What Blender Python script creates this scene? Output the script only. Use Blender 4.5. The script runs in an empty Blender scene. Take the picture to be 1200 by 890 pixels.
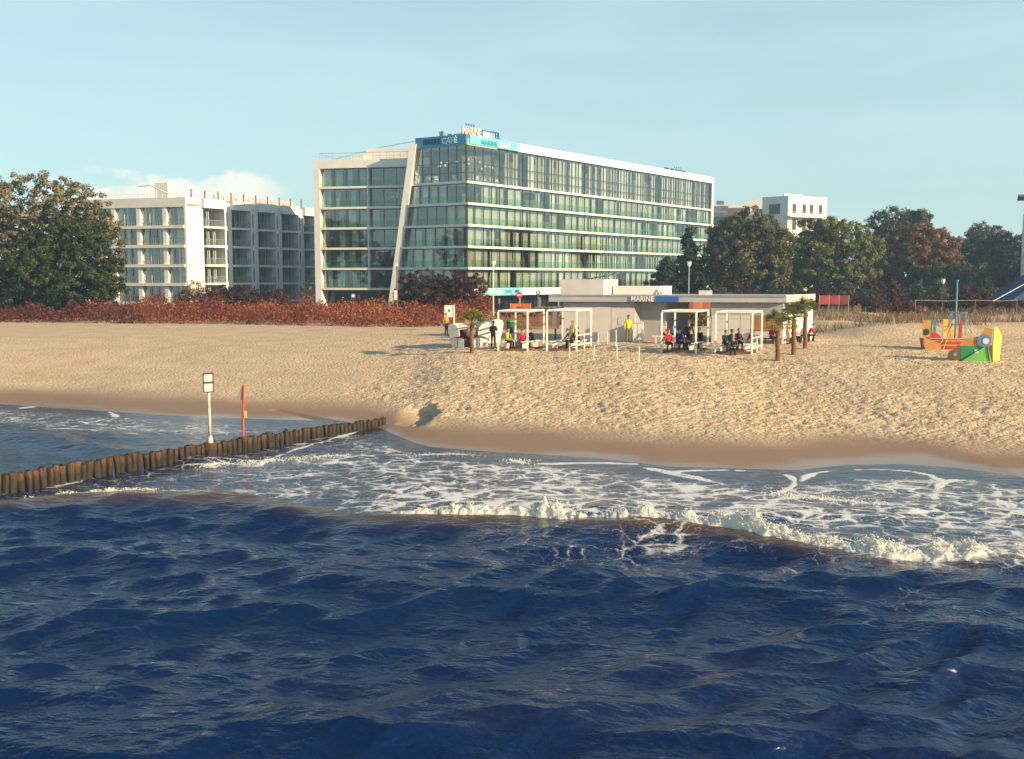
import bpy, bmesh, math, random
import numpy as np
from mathutils import Vector, Matrix, Euler

R = math.radians
scene = bpy.context.scene
COL = scene.collection

# ------------------------------------------------------------------ camera
CAM_Z = 6.5
TILT = math.atan(119.0 / 1200.0)
cam_d = bpy.data.cameras.new('camera')
cam_d.lens = 36.0; cam_d.sensor_width = 36.0; cam_d.clip_end = 6000; cam_d.clip_start = 0.1
cam = bpy.data.objects.new('camera', cam_d); COL.objects.link(cam)
cam.location = (0, 0, CAM_Z); cam.rotation_euler = (math.pi / 2 - TILT, 0, 0)
scene.camera = cam

# ------------------------------------------------------------------ sky, sun, exposure
SUN_EL, SUN_AZ = R(18.5), R(121)          # azimuth clockwise from +Y
sun_vec = Vector((math.sin(SUN_AZ) * math.cos(SUN_EL), math.cos(SUN_AZ) * math.cos(SUN_EL), math.sin(SUN_EL)))
world = bpy.data.worlds.new('World'); scene.world = world; world.use_nodes = True
wt = world.node_tree; wn = wt.nodes; wl = wt.links
wn.clear()
w_out = wn.new('ShaderNodeOutputWorld'); w_bg = wn.new('ShaderNodeBackground')
w_sky = wn.new('ShaderNodeTexSky'); w_sky.sky_type = 'NISHITA'; w_sky.sun_disc = False
w_sky.sun_elevation = SUN_EL; w_sky.sun_rotation = SUN_AZ
w_sky.air_density = 1.0; w_sky.dust_density = 0.6; w_sky.ozone_density = 1.6
w_bg.inputs['Strength'].default_value = 0.092
# clouds: a low bank of cumulus towards the left of the hotel and thin veils elsewhere
w_tc = wn.new('ShaderNodeTexCoord'); w_sep = wn.new('ShaderNodeSeparateXYZ')
wl.new(w_tc.outputs['Generated'], w_sep.inputs[0])
def wmath(op, a, b=None, c=None, clamp=False):
    n = wn.new('ShaderNodeMath'); n.operation = op; n.use_clamp = clamp
    for i, v in enumerate((a, b, c)):
        if v is None: continue
        if isinstance(v, (int, float)): n.inputs[i].default_value = v
        else: wl.new(v, n.inputs[i])
    return n.outputs[0]
def wrange(v, a, b, c=0.0, d=1.0):
    n = wn.new('ShaderNodeMapRange'); n.interpolation_type = 'SMOOTHSTEP'
    wl.new(v, n.inputs[0])
    for i, q in enumerate((a, b, c, d)): n.inputs[i + 1].default_value = q
    return n.outputs[0]
w_az = wmath('ARCTAN2', w_sep.outputs['X'], w_sep.outputs['Y'])
w_el = wmath('ARCSINE', w_sep.outputs['Z'])
w_map = wn.new('ShaderNodeMapping'); w_map.inputs['Scale'].default_value = (1, 1, 2.2)
wl.new(w_tc.outputs['Generated'], w_map.inputs['Vector'])
w_n1 = wn.new('ShaderNodeTexNoise'); w_n1.inputs['Scale'].default_value = 22; w_n1.inputs['Detail'].default_value = 7; w_n1.inputs['Roughness'].default_value = 0.55
wl.new(w_map.outputs[0], w_n1.inputs['Vector'])
# cumulus top edge: elevation limit that undulates with azimuth
w_n3 = wn.new('ShaderNodeTexNoise'); w_n3.noise_dimensions = '1D'; w_n3.inputs['Scale'].default_value = 14; w_n3.inputs['Detail'].default_value = 3
wl.new(w_az, w_n3.inputs['W'])
w_top = wmath('ADD', wmath('MULTIPLY', w_n3.outputs[0], 0.04), 0.074)
w_edge = wmath('ADD', wmath('SUBTRACT', w_top, w_el), wmath('MULTIPLY', wmath('SUBTRACT', w_n1.outputs[0], 0.5), 0.06))
w_cum = wmath('MULTIPLY', wrange(w_edge, 0.0, 0.012), wmath('MULTIPLY', wrange(w_az, -0.45, -0.38), wrange(w_az, -0.245, -0.20, 1, 0)))
w_cum = wmath('MULTIPLY', w_cum, wrange(w_el, 0.02, 0.075))
w_n2 = wn.new('ShaderNodeTexNoise'); w_n2.inputs['Scale'].default_value = 3.2; w_n2.inputs['Detail'].default_value = 6
w_map2 = wn.new('ShaderNodeMapping'); w_map2.inputs['Scale'].default_value = (1, 1, 5)
wl.new(w_tc.outputs['Generated'], w_map2.inputs['Vector']); wl.new(w_map2.outputs[0], w_n2.inputs['Vector'])
w_veil = wmath('MULTIPLY', wrange(w_n2.outputs[0], 0.30, 0.75, 0.72, 1.0), wrange(w_el, 0.10, 0.65, 0.82, 0.10))
w_tint = wn.new('ShaderNodeMix'); w_tint.data_type = 'RGBA'; w_tint.blend_type = 'MULTIPLY'; w_tint.inputs[0].default_value = 1.0
wl.new(w_sky.outputs[0], w_tint.inputs[6]); w_tint.inputs[7].default_value = (0.92, 1.06, 1.02, 1)
w_m1 = wn.new('ShaderNodeMix'); w_m1.data_type = 'RGBA'
wl.new(w_veil, w_m1.inputs[0]); wl.new(w_tint.outputs[2], w_m1.inputs[6]); w_m1.inputs[7].default_value = (4.1, 5.7, 5.85, 1)
w_m2 = wn.new('ShaderNodeMix'); w_m2.data_type = 'RGBA'
wl.new(wmath('MULTIPLY', w_cum, 0.85), w_m2.inputs[0]); wl.new(w_m1.outputs[2], w_m2.inputs[6]); w_m2.inputs[7].default_value = (7.4, 7.1, 6.2, 1)
wl.new(w_m2.outputs[2], w_bg.inputs['Color']); wl.new(w_bg.outputs[0], w_out.inputs['Surface'])

sun_d = bpy.data.lights.new('sun', 'SUN'); sun_d.energy = 5.0; sun_d.angle = R(0.55); sun_d.color = (1.0, 0.75, 0.45)
sun = bpy.data.objects.new('sun', sun_d); COL.objects.link(sun)
sun.rotation_euler = sun_vec.to_track_quat('Z', 'Y').to_euler(); sun.location = (60, -30, 60)
vs = scene.view_settings
scene.display_settings.display_device = 'sRGB'
vs.view_transform = 'Standard'; vs.look = 'None'; vs.exposure = 0.76; vs.gamma = 1.0; vs.use_curve_mapping = False
scene.render.engine = 'CYCLES'
cy = scene.cycles
cy.use_denoising = True; cy.max_bounces = 8; cy.transparent_max_bounces = 12; cy.caustics_reflective = False; cy.caustics_refractive = False

# ------------------------------------------------------------------ small tools
def px_ray(px, py):
    a = (px - 600) / 1200.0; b = (py - 445) / 1200.0
    st, ct = math.sin(TILT), math.cos(TILT)
    return a, ct - b * st, -st - b * ct
def gz(px, py, z):                       # point of the plane z seen at that place of the photo
    a, y, dz = px_ray(px, py); t = (z - CAM_Z) / dz
    return a * t, y * t
def at_y(px, py, Y):                     # point at depth Y
    a, y, dz = px_ray(px, py); t = Y / y
    return Vector((a * t, Y, CAM_Z + dz * t))

_rt = np.random.RandomState(7).rand(256, 256)
def vnoise(x, y, scale, seed=0):
    x = np.asarray(x, float) * scale + seed * 17.31; y = np.asarray(y, float) * scale + seed * 9.77
    xi = np.floor(x).astype(int); yi = np.floor(y).astype(int)
    fx = x - xi; fy = y - yi
    fx = fx * fx * (3 - 2 * fx); fy = fy * fy * (3 - 2 * fy)
    a = _rt[xi & 255, yi & 255]; b = _rt[(xi + 1) & 255, yi & 255]
    c = _rt[xi & 255, (yi + 1) & 255]; d = _rt[(xi + 1) & 255, (yi + 1) & 255]
    return (a * (1 - fx) + b * fx) * (1 - fy) + (c * (1 - fx) + d * fx) * fy
def fbm(x, y, scale, octv=4, seed=0):
    s = 0; a = 0.5
    for o in range(octv):
        s = s + a * vnoise(x, y, scale * 2 ** o, seed + o); a *= 0.5
    return s
def sstep(a, b, x):
    t = np.clip((x - a) / (b - a), 0, 1); return t * t * (3 - 2 * t)

# ------------------------------------------------------------------ materials
MATS = {}
def srgb(r, g, b):
    f = lambda c: (c / 255 / 12.92) if c / 255 <= 0.04045 else ((c / 255 + 0.055) / 1.055) ** 2.4
    return (f(r), f(g), f(b))
def new_mat(name):
    m = bpy.data.materials.new(name); m.use_nodes = True
    return m, m.node_tree.nodes, m.node_tree.links, m.node_tree.nodes['Principled BSDF']
def mat(name, col, rough=0.6, var=0.12, nscale=3.0, bump=0.0, bscale=20.0, metal=0.0, stretch=(1, 1, 1), spec=0.4):
    """plain surface with noise-driven colour variation and fine relief"""
    if name in MATS: return MATS[name]
    m, N, L, P = new_mat(name)
    P.inputs['Roughness'].default_value = rough; P.inputs['Metallic'].default_value = metal
    P.inputs['Specular IOR Level'].default_value = spec
    tc = N.new('ShaderNodeTexCoord'); mp = N.new('ShaderNodeMapping'); mp.inputs['Scale'].default_value = stretch
    L.new(tc.outputs['Object'], mp.inputs[0])
    n = N.new('ShaderNodeTexNoise'); n.inputs['Scale'].default_value = nscale; n.inputs['Detail'].default_value = 5
    L.new(mp.outputs[0], n.inputs['Vector'])
    cr = N.new('ShaderNodeValToRGB')
    lo = [max(0, c * (1 - var * 1.6)) for c in col]; hi = [min(1, c * (1 + var)) for c in col]
    cr.color_ramp.elements[0].position = 0.3; cr.color_ramp.elements[1].position = 0.7
    cr.color_ramp.elements[0].color = (*lo, 1); cr.color_ramp.elements[1].color = (*hi, 1)
    L.new(n.outputs[0], cr.inputs[0]); L.new(cr.outputs[0], P.inputs['Base Color'])
    if bump > 0:
        n2 = N.new('ShaderNodeTexNoise'); n2.inputs['Scale'].default_value = bscale; n2.inputs['Detail'].default_value = 4
        L.new(mp.outputs[0], n2.inputs['Vector'])
        b = N.new('ShaderNodeBump'); b.inputs['Strength'].default_value = bump; b.inputs['Distance'].default_value = 0.05
        L.new(n2.outputs[0], b.inputs['Height']); L.new(b.outputs[0], P.inputs['Normal'])
    MATS[name] = m; return m
def glass_mat(name, tint, refl=0.06, rough=0.02):
    if name in MATS: return MATS[name]
    m, N, L, P = new_mat(name); N.remove(P)
    out = N['Material Output']
    tr = N.new('ShaderNodeBsdfTransparent'); tr.inputs[0].default_value = (*tint, 1)
    gl = N.new('ShaderNodeBsdfGlossy'); gl.inputs['Roughness'].default_value = rough; gl.inputs['Color'].default_value = (0.95, 0.98, 1, 1)
    fr = N.new('ShaderNodeLayerWeight'); fr.inputs['Blend'].default_value = 0.5
    pw = N.new('ShaderNodeMath'); pw.operation = 'POWER'; pw.inputs[1].default_value = 4.0; L.new(fr.outputs['Facing'], pw.inputs[0])
    ad = N.new('ShaderNodeMath'); ad.operation = 'MULTIPLY_ADD'; ad.inputs[1].default_value = 0.5; ad.inputs[2].default_value = refl; ad.use_clamp = True
    L.new(pw.outputs[0], ad.inputs[0])
    # faint waviness of the panes
    n = N.new('ShaderNodeTexNoise'); n.inputs['Scale'].default_value = 0.7
    tc = N.new('ShaderNodeTexCoord'); L.new(tc.outputs['Object'], n.inputs['Vector'])
    b = N.new('ShaderNodeBump'); b.inputs['Strength'].default_value = 0.05; b.inputs['Distance'].default_value = 0.02
    L.new(n.outputs[0], b.inputs['Height']); L.new(b.outputs[0], gl.inputs['Normal'])
    mx = N.new('ShaderNodeMixShader'); L.new(ad.outputs[0], mx.inputs[0]); L.new(tr.outputs[0], mx.inputs[1]); L.new(gl.outputs[0], mx.inputs[2])
    L.new(mx.outputs[0], out.inputs['Surface'])
    MATS[name] = m; return m
def leaf_mat(name, cols, trans=0.3, rough=0.6):
    """leaf colours picked per leaf through the 'tone' attribute"""
    if name in MATS: return MATS[name]
    m, N, L, P = new_mat(name); out = N['Material Output']
    at = N.new('ShaderNodeAttribute'); at.attribute_name = 'tone'
    cr = N.new('ShaderNodeValToRGB')
    els = cr.color_ramp.elements
    while len(els) < len(cols): els.new(0.5)
    for i, c in enumerate(cols):
        els[i].position = i / max(1, len(cols) - 1); els[i].color = (*c, 1)
    L.new(at.outputs['Fac'], cr.inputs[0]); L.new(cr.outputs[0], P.inputs['Base Color'])
    P.inputs['Roughness'].default_value = rough; P.inputs['Specular IOR Level'].default_value = 0.25
    t = N.new('ShaderNodeBsdfTranslucent'); L.new(cr.outputs[0], t.inputs[0])
    mx = N.new('ShaderNodeMixShader'); mx.inputs[0].default_value = trans
    L.new(P.outputs[0], mx.inputs[1]); L.new(t.outputs[0], mx.inputs[2]); L.new(mx.outputs[0], out.inputs['Surface'])
    MATS[name] = m; return m

# ------------------------------------------------------------------ object tools
WL = {}                                   # world location of every object by name
def wloc(o): return WL.get(o.name, Vector((0, 0, 0))) if o is not None else Vector((0, 0, 0))
def tag(o, label=None, cat=None, group=None, kind=None):
    if label: o['label'] = label
    if cat: o['category'] = cat
    if group: o['group'] = group
    if kind: o['kind'] = kind
    return o
def thing(name, loc, label, cat, group=None):
    o = bpy.data.objects.new(name, None); COL.objects.link(o); o.empty_display_size = 0.3
    o.location = loc; WL[o.name] = Vector(loc)
    return tag(o, label, cat, group)
def link_mesh(name, me, loc, rotz=0.0, parent=None, scale=None, rot=None):
    o = bpy.data.objects.new(name, me); COL.objects.link(o)
    o.location = Vector(loc) - wloc(parent); WL[o.name] = Vector(loc)
    o.rotation_euler = rot if rot is not None else (0, 0, rotz)
    if scale is not None: o.scale = scale
    if parent is not None: o.parent = parent
    return o
class Fr:
    """a facade: origin, direction along it (left to right seen from outside) and outward normal"""
    def __init__(s, O, d):
        s.O = Vector((O[0], O[1])); s.d = Vector(d[:2]).normalized(); s.n = Vector((s.d.y, -s.d.x)); s.rz = math.atan2(s.d.y, s.d.x)
    def p(s, u, v, z):
        q = s.O + s.d * u + s.n * v
        return Vector((q.x, q.y, z))
WF = Fr((0, 0), (1, 0))
class MB:
    def __init__(s): s.v = []; s.f = []; s.mi = []
    def poly(s, pts, mi=0):
        b = len(s.v); s.v += [tuple(p) for p in pts]; s.f.append(tuple(range(b, b + len(pts)))); s.mi.append(mi)
    def hexa(s, p, mi=0):                # 8 corners: bottom 0-3 ccw, top 4-7
        b = len(s.v); s.v += [tuple(q) for q in p]
        for q in ((3, 2, 1, 0), (4, 5, 6, 7), (0, 1, 5, 4), (1, 2, 6, 5), (2, 3, 7, 6), (3, 0, 4, 7)):
            s.f.append(tuple(b + k for k in q)); s.mi.append(mi)
    def fbox(s, F, u0, u1, v0, v1, z0, z1, mi=0):
        s.hexa([F.p(u0, v1, z0), F.p(u1, v1, z0), F.p(u1, v0, z0), F.p(u0, v0, z0),
                F.p(u0, v1, z1), F.p(u1, v1, z1), F.p(u1, v0, z1), F.p(u0, v0, z1)], mi)
    def box(s, x0, x1, y0, y1, z0, z1, mi=0): s.fbox(WF, x0, x1, -y1, -y0, z0, z1, mi)
    def prism(s, pts, off, mi=0):        # closed outline extruded by the vector off
        off = Vector(off); n = len(pts); b = len(s.v)
        s.v += [tuple(Vector(p)) for p in pts] + [tuple(Vector(p) + off) for p in pts]
        s.f.append(tuple(range(b + n - 1, b - 1, -1))); s.mi.append(mi)
        s.f.append(tuple(range(b + n, b + 2 * n))); s.mi.append(mi)
        for i in range(n):
            j = (i + 1) % n
            s.f.append((b + i, b + j, b + n + j, b + n + i)); s.mi.append(mi)
    def tube(s, pts, rad, n=8, mi=0, cap=True):
        pts = [Vector(p) for p in pts]
        if isinstance(rad, (int, float)): rad = [rad] * len(pts)
        b = len(s.v)
        for i, p in enumerate(pts):
            t = (pts[min(i + 1, len(pts) - 1)] - pts[max(i - 1, 0)]).normalized()
            a = t.cross(Vector((0, 0, 1))) if abs(t.z) < 0.95 else t.cross(Vector((0, 1, 0)))
            a.normalize(); c = t.cross(a)
            for k in range(n):
                th = 2 * math.pi * k / n
                s.v.append(tuple(p + (a * math.cos(th) + c * math.sin(th)) * rad[i]))
        for i in range(len(pts) - 1):
            for k in range(n):
                k2 = (k + 1) % n
                s.f.append((b + i * n + k, b + (i + 1) * n + k, b + (i + 1) * n + k2, b + i * n + k2)); s.mi.append(mi)
        if cap:
            s.f.append(tuple(b + k for k in range(n))); s.mi.append(mi)
            e = b + (len(pts) - 1) * n
            s.f.append(tuple(e + k for k in range(n - 1, -1, -1))); s.mi.append(mi)
    def ball(s, c, r, seg=8, rings=6, mi=0):
        if isinstance(r, (int, float)): r = (r, r, r)
        b = len(s.v)
        for i in range(rings + 1):
            ph = math.pi * i / rings
            for k in range(seg):
                th = 2 * math.pi * k / seg
                s.v.append((c[0] + r[0] * math.sin(ph) * math.cos(th), c[1] + r[1] * math.sin(ph) * math.sin(th), c[2] + r[2] * math.cos(ph)))
        for i in range(rings):
            for k in range(seg):
                k2 = (k + 1) % seg
                s.f.append((b + i * seg + k, b + (i + 1) * seg + k, b + (i + 1) * seg + k2, b + i * seg + k2)); s.mi.append(mi)
    def mesh(s, name, mats, origin=(0, 0, 0), smooth=False):
        me = bpy.data.meshes.new(name); o = Vector(origin)
        me.from_pydata([(v[0] - o.x, v[1] - o.y, v[2] - o.z) for v in s.v], [], s.f)
        if not isinstance(mats, (list, tuple)): mats = [mats]
        for m in mats: me.materials.append(m)
        me.polygons.foreach_set('material_index', s.mi)
        if smooth: me.polygons.foreach_set('use_smooth', [True] * len(s.f))
        bm = bmesh.new(); bm.from_mesh(me); bmesh.ops.remove_doubles(bm, verts=bm.verts, dist=1e-5)
        bmesh.ops.recalc_face_normals(bm, faces=bm.faces); bm.to_mesh(me); bm.free()
        me.update(); return me
    def build(s, name, mats, parent=None, smooth=False, origin=None):
        a = np.array(s.v)
        lo, hi = a.min(0), a.max(0)
        if origin is None: origin = ((lo[0] + hi[0]) / 2, (lo[1] + hi[1]) / 2, lo[2])
        me = s.mesh(name, mats, origin, smooth)
        return link_mesh(name, me, origin, 0, parent)
def np_mesh(name, V, F, mats, smooth=False, attrs=None):
    """big mesh from arrays; F is (n,3) or (n,4)"""
    me = bpy.data.meshes.new(name); V = np.ascontiguousarray(V, dtype=np.float32); F = np.ascontiguousarray(F, dtype=np.int32)
    k = F.shape[1]
    me.vertices.add(len(V)); me.vertices.foreach_set('co', V.ravel())
    me.loops.add(F.size); me.loops.foreach_set('vertex_index', F.ravel())
    me.polygons.add(len(F)); me.polygons.foreach_set('loop_start', np.arange(len(F), dtype=np.int32) * k)
    me.polygons.foreach_set('loop_total', np.full(len(F), k, dtype=np.int32))
    if smooth: me.polygons.foreach_set('use_smooth', np.ones(len(F), dtype=bool))
    for n, (dom, arr) in (attrs or {}).items():
        a = me.attributes.new(n, 'FLOAT', dom); a.data.foreach_set('value', np.ascontiguousarray(arr, dtype=np.float32))
    if not isinstance(mats, (list, tuple)): mats = [mats]
    for m in mats: me.materials.append(m)
    me.update(calc_edges=True); me.validate(); return me
def grid_faces(nr, nc):
    i = np.arange(nr * nc).reshape(nr, nc)
    return np.stack([i[:-1, :-1].ravel(), i[:-1, 1:].ravel(), i[1:, 1:].ravel(), i[1:, :-1].ravel()], 1)
def text_mesh(txt, height, mats, depth=0.05, bold=0.0, width=None):
    cu = bpy.data.curves.new('lettering', 'FONT'); cu.body = txt; cu.size = 1.0; cu.extrude = depth / height; cu.offset = bold
    cu.resolution_u = 3
    to = bpy.data.objects.new('lettering', cu); COL.objects.link(to)
    dg = bpy.context.evaluated_depsgraph_get(); me = bpy.data.meshes.new_from_object(to.evaluated_get(dg))
    bpy.data.objects.remove(to); bpy.data.curves.remove(cu)
    xs = [v.co.x for v in me.vertices]; ys = [v.co.y for v in me.vertices]
    h = max(ys) - min(ys); w = max(xs) - min(xs); k = height / h; kx = (width / w) if width else k
    for v in me.vertices: v.co = Vector(((v.co.x - min(xs)) * kx, (v.co.y - min(ys)) * k, v.co.z * k))
    me.materials.clear(); me.materials.append(mats); me.name = 'lettering'
    return me, w * kx
def place_text(name, me, F, u, v, z, parent=None, mirror=False):
    o = link_mesh(name, me, F.p(u, v, z), 0, parent)
    o.rotation_euler = (math.pi / 2, 0, F.rz + (math.pi if mirror else 0))
    return o
# ------------------------------------------------------------------ the beach and the sea
shore_px = [(-420, 478), (0, 474), (30, 476), (60, 478), (120, 482), (170, 485), (240, 489), (330, 492), (400, 494), (443, 501), (481, 517), (504, 524), (554, 528),
            (641, 533), (700, 537), (783, 547), (860, 549), (933, 551), (992, 545), (1054, 544), (1117, 548), (1171, 555), (1200, 560), (1500, 575), (1900, 590)]
shore = np.array([gz(x, y, 0.05) for x, y in shore_px]); shore = shore[np.argsort(shore[:, 0])]
shore = np.vstack([[[-400, 120]], shore, [[200, -20]]])
def shore_y(x): return np.interp(x, shore[:, 0], shore[:, 1])
def inland(x, y): return (y - shore_y(x)) * 0.9
HOLE = gz(489, 482, 0.45); HOLE = (HOLE[0], HOLE[1])
def base_h(x, y):
    s = inland(x, y)
    h = np.where(s < 0, np.maximum(0.05 + 0.055 * s, -1.0), 0.05 + 0.05 * np.clip(s, 0, 6) + 1.65 * sstep(3, 27, s))
    # low dunes behind the bar on the right
    d = sstep(24, 30, x) * sstep(74, 82, y) + sstep(20, 27, x) * sstep(84, 92, y)
    h = h + np.clip(d, 0, 1) * (0.2 + 1.1 * fbm(x, y, 0.16, 3, 5)) * sstep(128, 110, y)
    return h
def ground_h(x, y):
    s = inland(x, y)
    h = base_h(x, y)
    dry = sstep(3.4, 6.8, s + 2.0 * (vnoise(x, y, 0.35, 3) - 0.5))
    trod = 0.22 + 0.78 * sstep(0.25, 0.6, fbm(x, y, 0.09, 3, 11) + 0.25 * sstep(-12, 2, x) - 0.30 * sstep(-6, -16, x))
    near = sstep(95, 50, y)
    f1 = 1 - np.abs(2 * vnoise(x, y * 0.9, 2.6, 21) - 1); f2 = vnoise(x, y, 4.6, 31)
    f0 = vnoise(x, y * 0.7, 0.8, 41)
    h = h + dry * trod * (0.25 + 0.75 * near) * (0.055 * (f1 - 0.5) + 0.115 * (f2 - 0.5) + 0.03 * (f0 - 0.5))
    h = h + dry * 0.12 * (fbm(x, y, 0.22, 2, 51) - 0.4)
    # hollow where the groyne meets the beach, steep right rim shaped for its shadow
    a = (x - HOLE[0]) / 1.0; b = (y - HOLE[1]) / 2.7
    r = np.sqrt(a * a + b * b) + 0.45 * (vnoise(x, y, 1.6, 61) - 0.5)
    h = h - 0.50 * sstep(1.0, 0.86, r) * np.clip((a + 1.0) / 1.7, 0, 1) ** 1.1
    rim = np.exp(-((r - 1.25) / 0.3) ** 2) * (a > -0.4)
    h = h + rim * (a > 0.3) * 0.10 * vnoise(x, y, 2.6, 62)
    # shallow channel left of it on the wet sand, cut for a shadow line
    p0 = np.array(gz(322, 476, 0.35)); p1 = np.array(gz(432, 493, 0.35)); dd = p1 - p0; L2 = dd @ dd
    t = np.clip(((x - p0[0]) * dd[0] + (y - p0[1]) * dd[1]) / L2, 0, 1)
    ds = np.hypot(x - p0[0] - t * dd[0], y - p0[1] - t * dd[1])
    h = h - 0.16 * sstep(0.30, 0.10, ds) * (0.5 + 0.5 * t)
    return h
def gh(x, y): return float(base_h(np.array([x]), np.array([y]))[0])
def on_sand(px, py):                     # point of the beach seen at that place of the photo
    z = 2.0
    for _ in range(12):
        x, y = gz(px, py, z); z = 0.5 * z + 0.5 * gh(x, y)
    return Vector((x, y, gh(x, y)))

def rows(y0, y1, k, lo, hi):
    r = [y0]
    while r[-1] < y1: r.append(r[-1] + min(hi, max(lo, k * r[-1] ** 2)))
    return np.array(r)
def fan(ys, nc, a, b, stretch):
    u = np.linspace(-1, 1, nc); f = u * (1 + stretch * np.abs(u) ** 6)
    X = (a + b * np.maximum(ys, 8))[:, None] * f[None, :]
    return X, np.repeat(ys[:, None], nc, 1)

# sand sheet
ys = rows(27, 124, 0.00003, 0.10, 0.22)
X, Y = fan(ys, 660, 6, 0.64, 2.2)
Z = ground_h(X.ravel(), Y.ravel())
S = inland(X.ravel(), Y.ravel())
gloss = sstep(1.3, 0.0, S + 1.8 * (fbm(X.ravel(), Y.ravel(), 0.5, 3, 6) - 0.4) - 0.9 * sstep(6, 14, X.ravel()))
wet = sstep(6.4, 2.4, S + 2.4 * (fbm(X.ravel(), Y.ravel(), 0.3, 3, 3) - 0.45))
m, N, L, P = new_mat('sand')
at = N.new('ShaderNodeAttribute'); at.attribute_name = 'wet'
tc = N.new('ShaderNodeNewGeometry')
n1 = N.new('ShaderNodeTexNoise'); n1.inputs['Scale'].default_value = 0.5; n1.inputs['Detail'].default_value = 8; L.new(tc.outputs['Position'], n1.inputs['Vector'])
n2 = N.new('ShaderNodeTexNoise'); n2.inputs['Scale'].default_value = 7.5; n2.inputs['Detail'].default_value = 6; L.new(tc.outputs['Position'], n2.inputs['Vector'])
cr = N.new('ShaderNodeValToRGB'); cr.color_ramp.elements[0].position = 0.3; cr.color_ramp.elements[1].position = 0.72
cr.color_ramp.elements[0].color = (0.55, 0.395, 0.24, 1); cr.color_ramp.elements[1].color = (0.70, 0.53, 0.345, 1)
L.new(n1.outputs[0], cr.inputs[0])
mw = N.new('ShaderNodeMix'); mw.data_type = 'RGBA'; L.new(at.outputs['Fac'], mw.inputs[0]); L.new(cr.outputs[0], mw.inputs[6]); mw.inputs[7].default_value = (0.31, 0.185, 0.105, 1)
L.new(mw.outputs[2], P.inputs['Base Color'])
ag = N.new('ShaderNodeAttribute'); ag.attribute_name = 'gloss'; gm = N.new('ShaderNodeMath'); gm.operation = 'MULTIPLY_ADD'; gm.inputs[1].default_value = 0.5; L.new(ag.outputs['Fac'], gm.inputs[0]); gw = N.new('ShaderNodeMath'); gw.operation = 'MULTIPLY'; gw.inputs[1].default_value = 0.5; L.new(at.outputs['Fac'], gw.inputs[0]); L.new(gw.outputs[0], gm.inputs[2])
rr = N.new('ShaderNodeValToRGB'); L.new(gm.outputs[0], rr.inputs[0]); rr.color_ramp.elements[0].color = (.95, .95, .95, 1); rr.color_ramp.elements[1].color = (.16, .16, .16, 1); e_ = rr.color_ramp.elements.new(0.52); e_.color = (.55, .55, .55, 1); L.new(rr.outputs[0], P.inputs['Roughness'])
bs = N.new('ShaderNodeMapRange'); L.new(at.outputs['Fac'], bs.inputs[0]); bs.inputs[3].default_value = 0.85; bs.inputs[4].default_value = 0.06
bp = N.new('ShaderNodeBump'); bp.inputs['Distance'].default_value = 0.11; L.new(bs.outputs[0], bp.inputs['Strength']); vp = N.new('ShaderNodeTexVoronoi'); vp.inputs['Scale'].default_value = 3.6; vp.inputs['Randomness'].default_value = 1.0; L.new(tc.outputs['Position'], vp.inputs['Vector'])
pm = N.new('ShaderNodeMapRange'); pm.interpolation_type = 'SMOOTHSTEP'; L.new(vp.outputs['Distance'], pm.inputs[0]); pm.inputs[1].default_value = 0.12; pm.inputs[2].default_value = 0.42
ps = N.new('ShaderNodeMath'); ps.operation = 'MULTIPLY_ADD'; L.new(pm.outputs[0], ps.inputs[0]); ps.inputs[1].default_value = 0.45; L.new(n2.outputs[0], ps.inputs[2])
L.new(ps.outputs[0], bp.inputs['Height']); L.new(bp.outputs[0], P.inputs['Normal'])
P.inputs['Specular IOR Level'].default_value = 0.3
MATS['sand'] = m
me = np_mesh('beach', np.stack([X.ravel(), Y.ravel(), Z], 1), grid_faces(*X.shape), m, True, {'wet': ('POINT', wet), 'gloss': ('POINT', gloss)})
beach = link_mesh('beach', me, (0, 0, 0)); tag(beach, 'pale trodden sand beach with a wet brown strip along the water', 'beach', kind='structure')

# land behind, one sheet to the horizon
mb = MB(); mb.poly([(-3000, 108, 1.55), (3000, 108, 1.55), (3000, 5000, 1.55), (-3000, 5000, 1.55)])
g = mb.build('ground', mat('park_ground', (0.10, 0.085, 0.05), 0.95, 0.3, 0.3, 0.4, 3)); tag(g, 'park ground behind the beach hedge', 'ground', kind='structure')
# paved promenade in front of the buildings
mb = MB(); mb.box(-90, 26, 124.5, 145, 1.5, 1.72)
g = mb.build('promenade', mat('paving', (0.30, 0.28, 0.25), 0.85, 0.15, 0.8, 0.2, 6)); tag(g, 'paved promenade between beach hedge and hotel', 'pavement', kind='structure')

# ---- sea
def poly_world(px, z=0.0): return np.array([gz(a, b, z) for a, b in px])
def dist_poly(x, y, P):
    d = np.full(x.shape, 1e9)
    for i in range(len(P) - 1):
        a = P[i]; e = P[i + 1] - a; l2 = e @ e + 1e-9
        t = np.clip(((x - a[0]) * e[0] + (y - a[1]) * e[1]) / l2, 0, 1)
        d = np.minimum(d, np.hypot(x - a[0] - t * e[0], y - a[1] - t * e[1]))
    return d
crest_px = [(-500, 600), (-200, 594), (0, 590), (60, 584), (160, 581), (260, 583), (350, 589), (420, 599), (480, 601), (600, 602), (700, 607), (780, 610), (860, 618), (950, 632), (1050, 643), (1130, 643), (1200, 640), (1400, 634), (1700, 640)]
crest = poly_world(crest_px, 0.38); crest = crest[np.argsort(crest[:, 0])]
def crest_y(x): return np.interp(x, crest[:, 0], crest[:, 1]) + 0.25 * (vnoise(x, 0 * x, 0.5, 71) - 0.5)
rngw = np.random.RandomState(11)
WAVES = []
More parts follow.
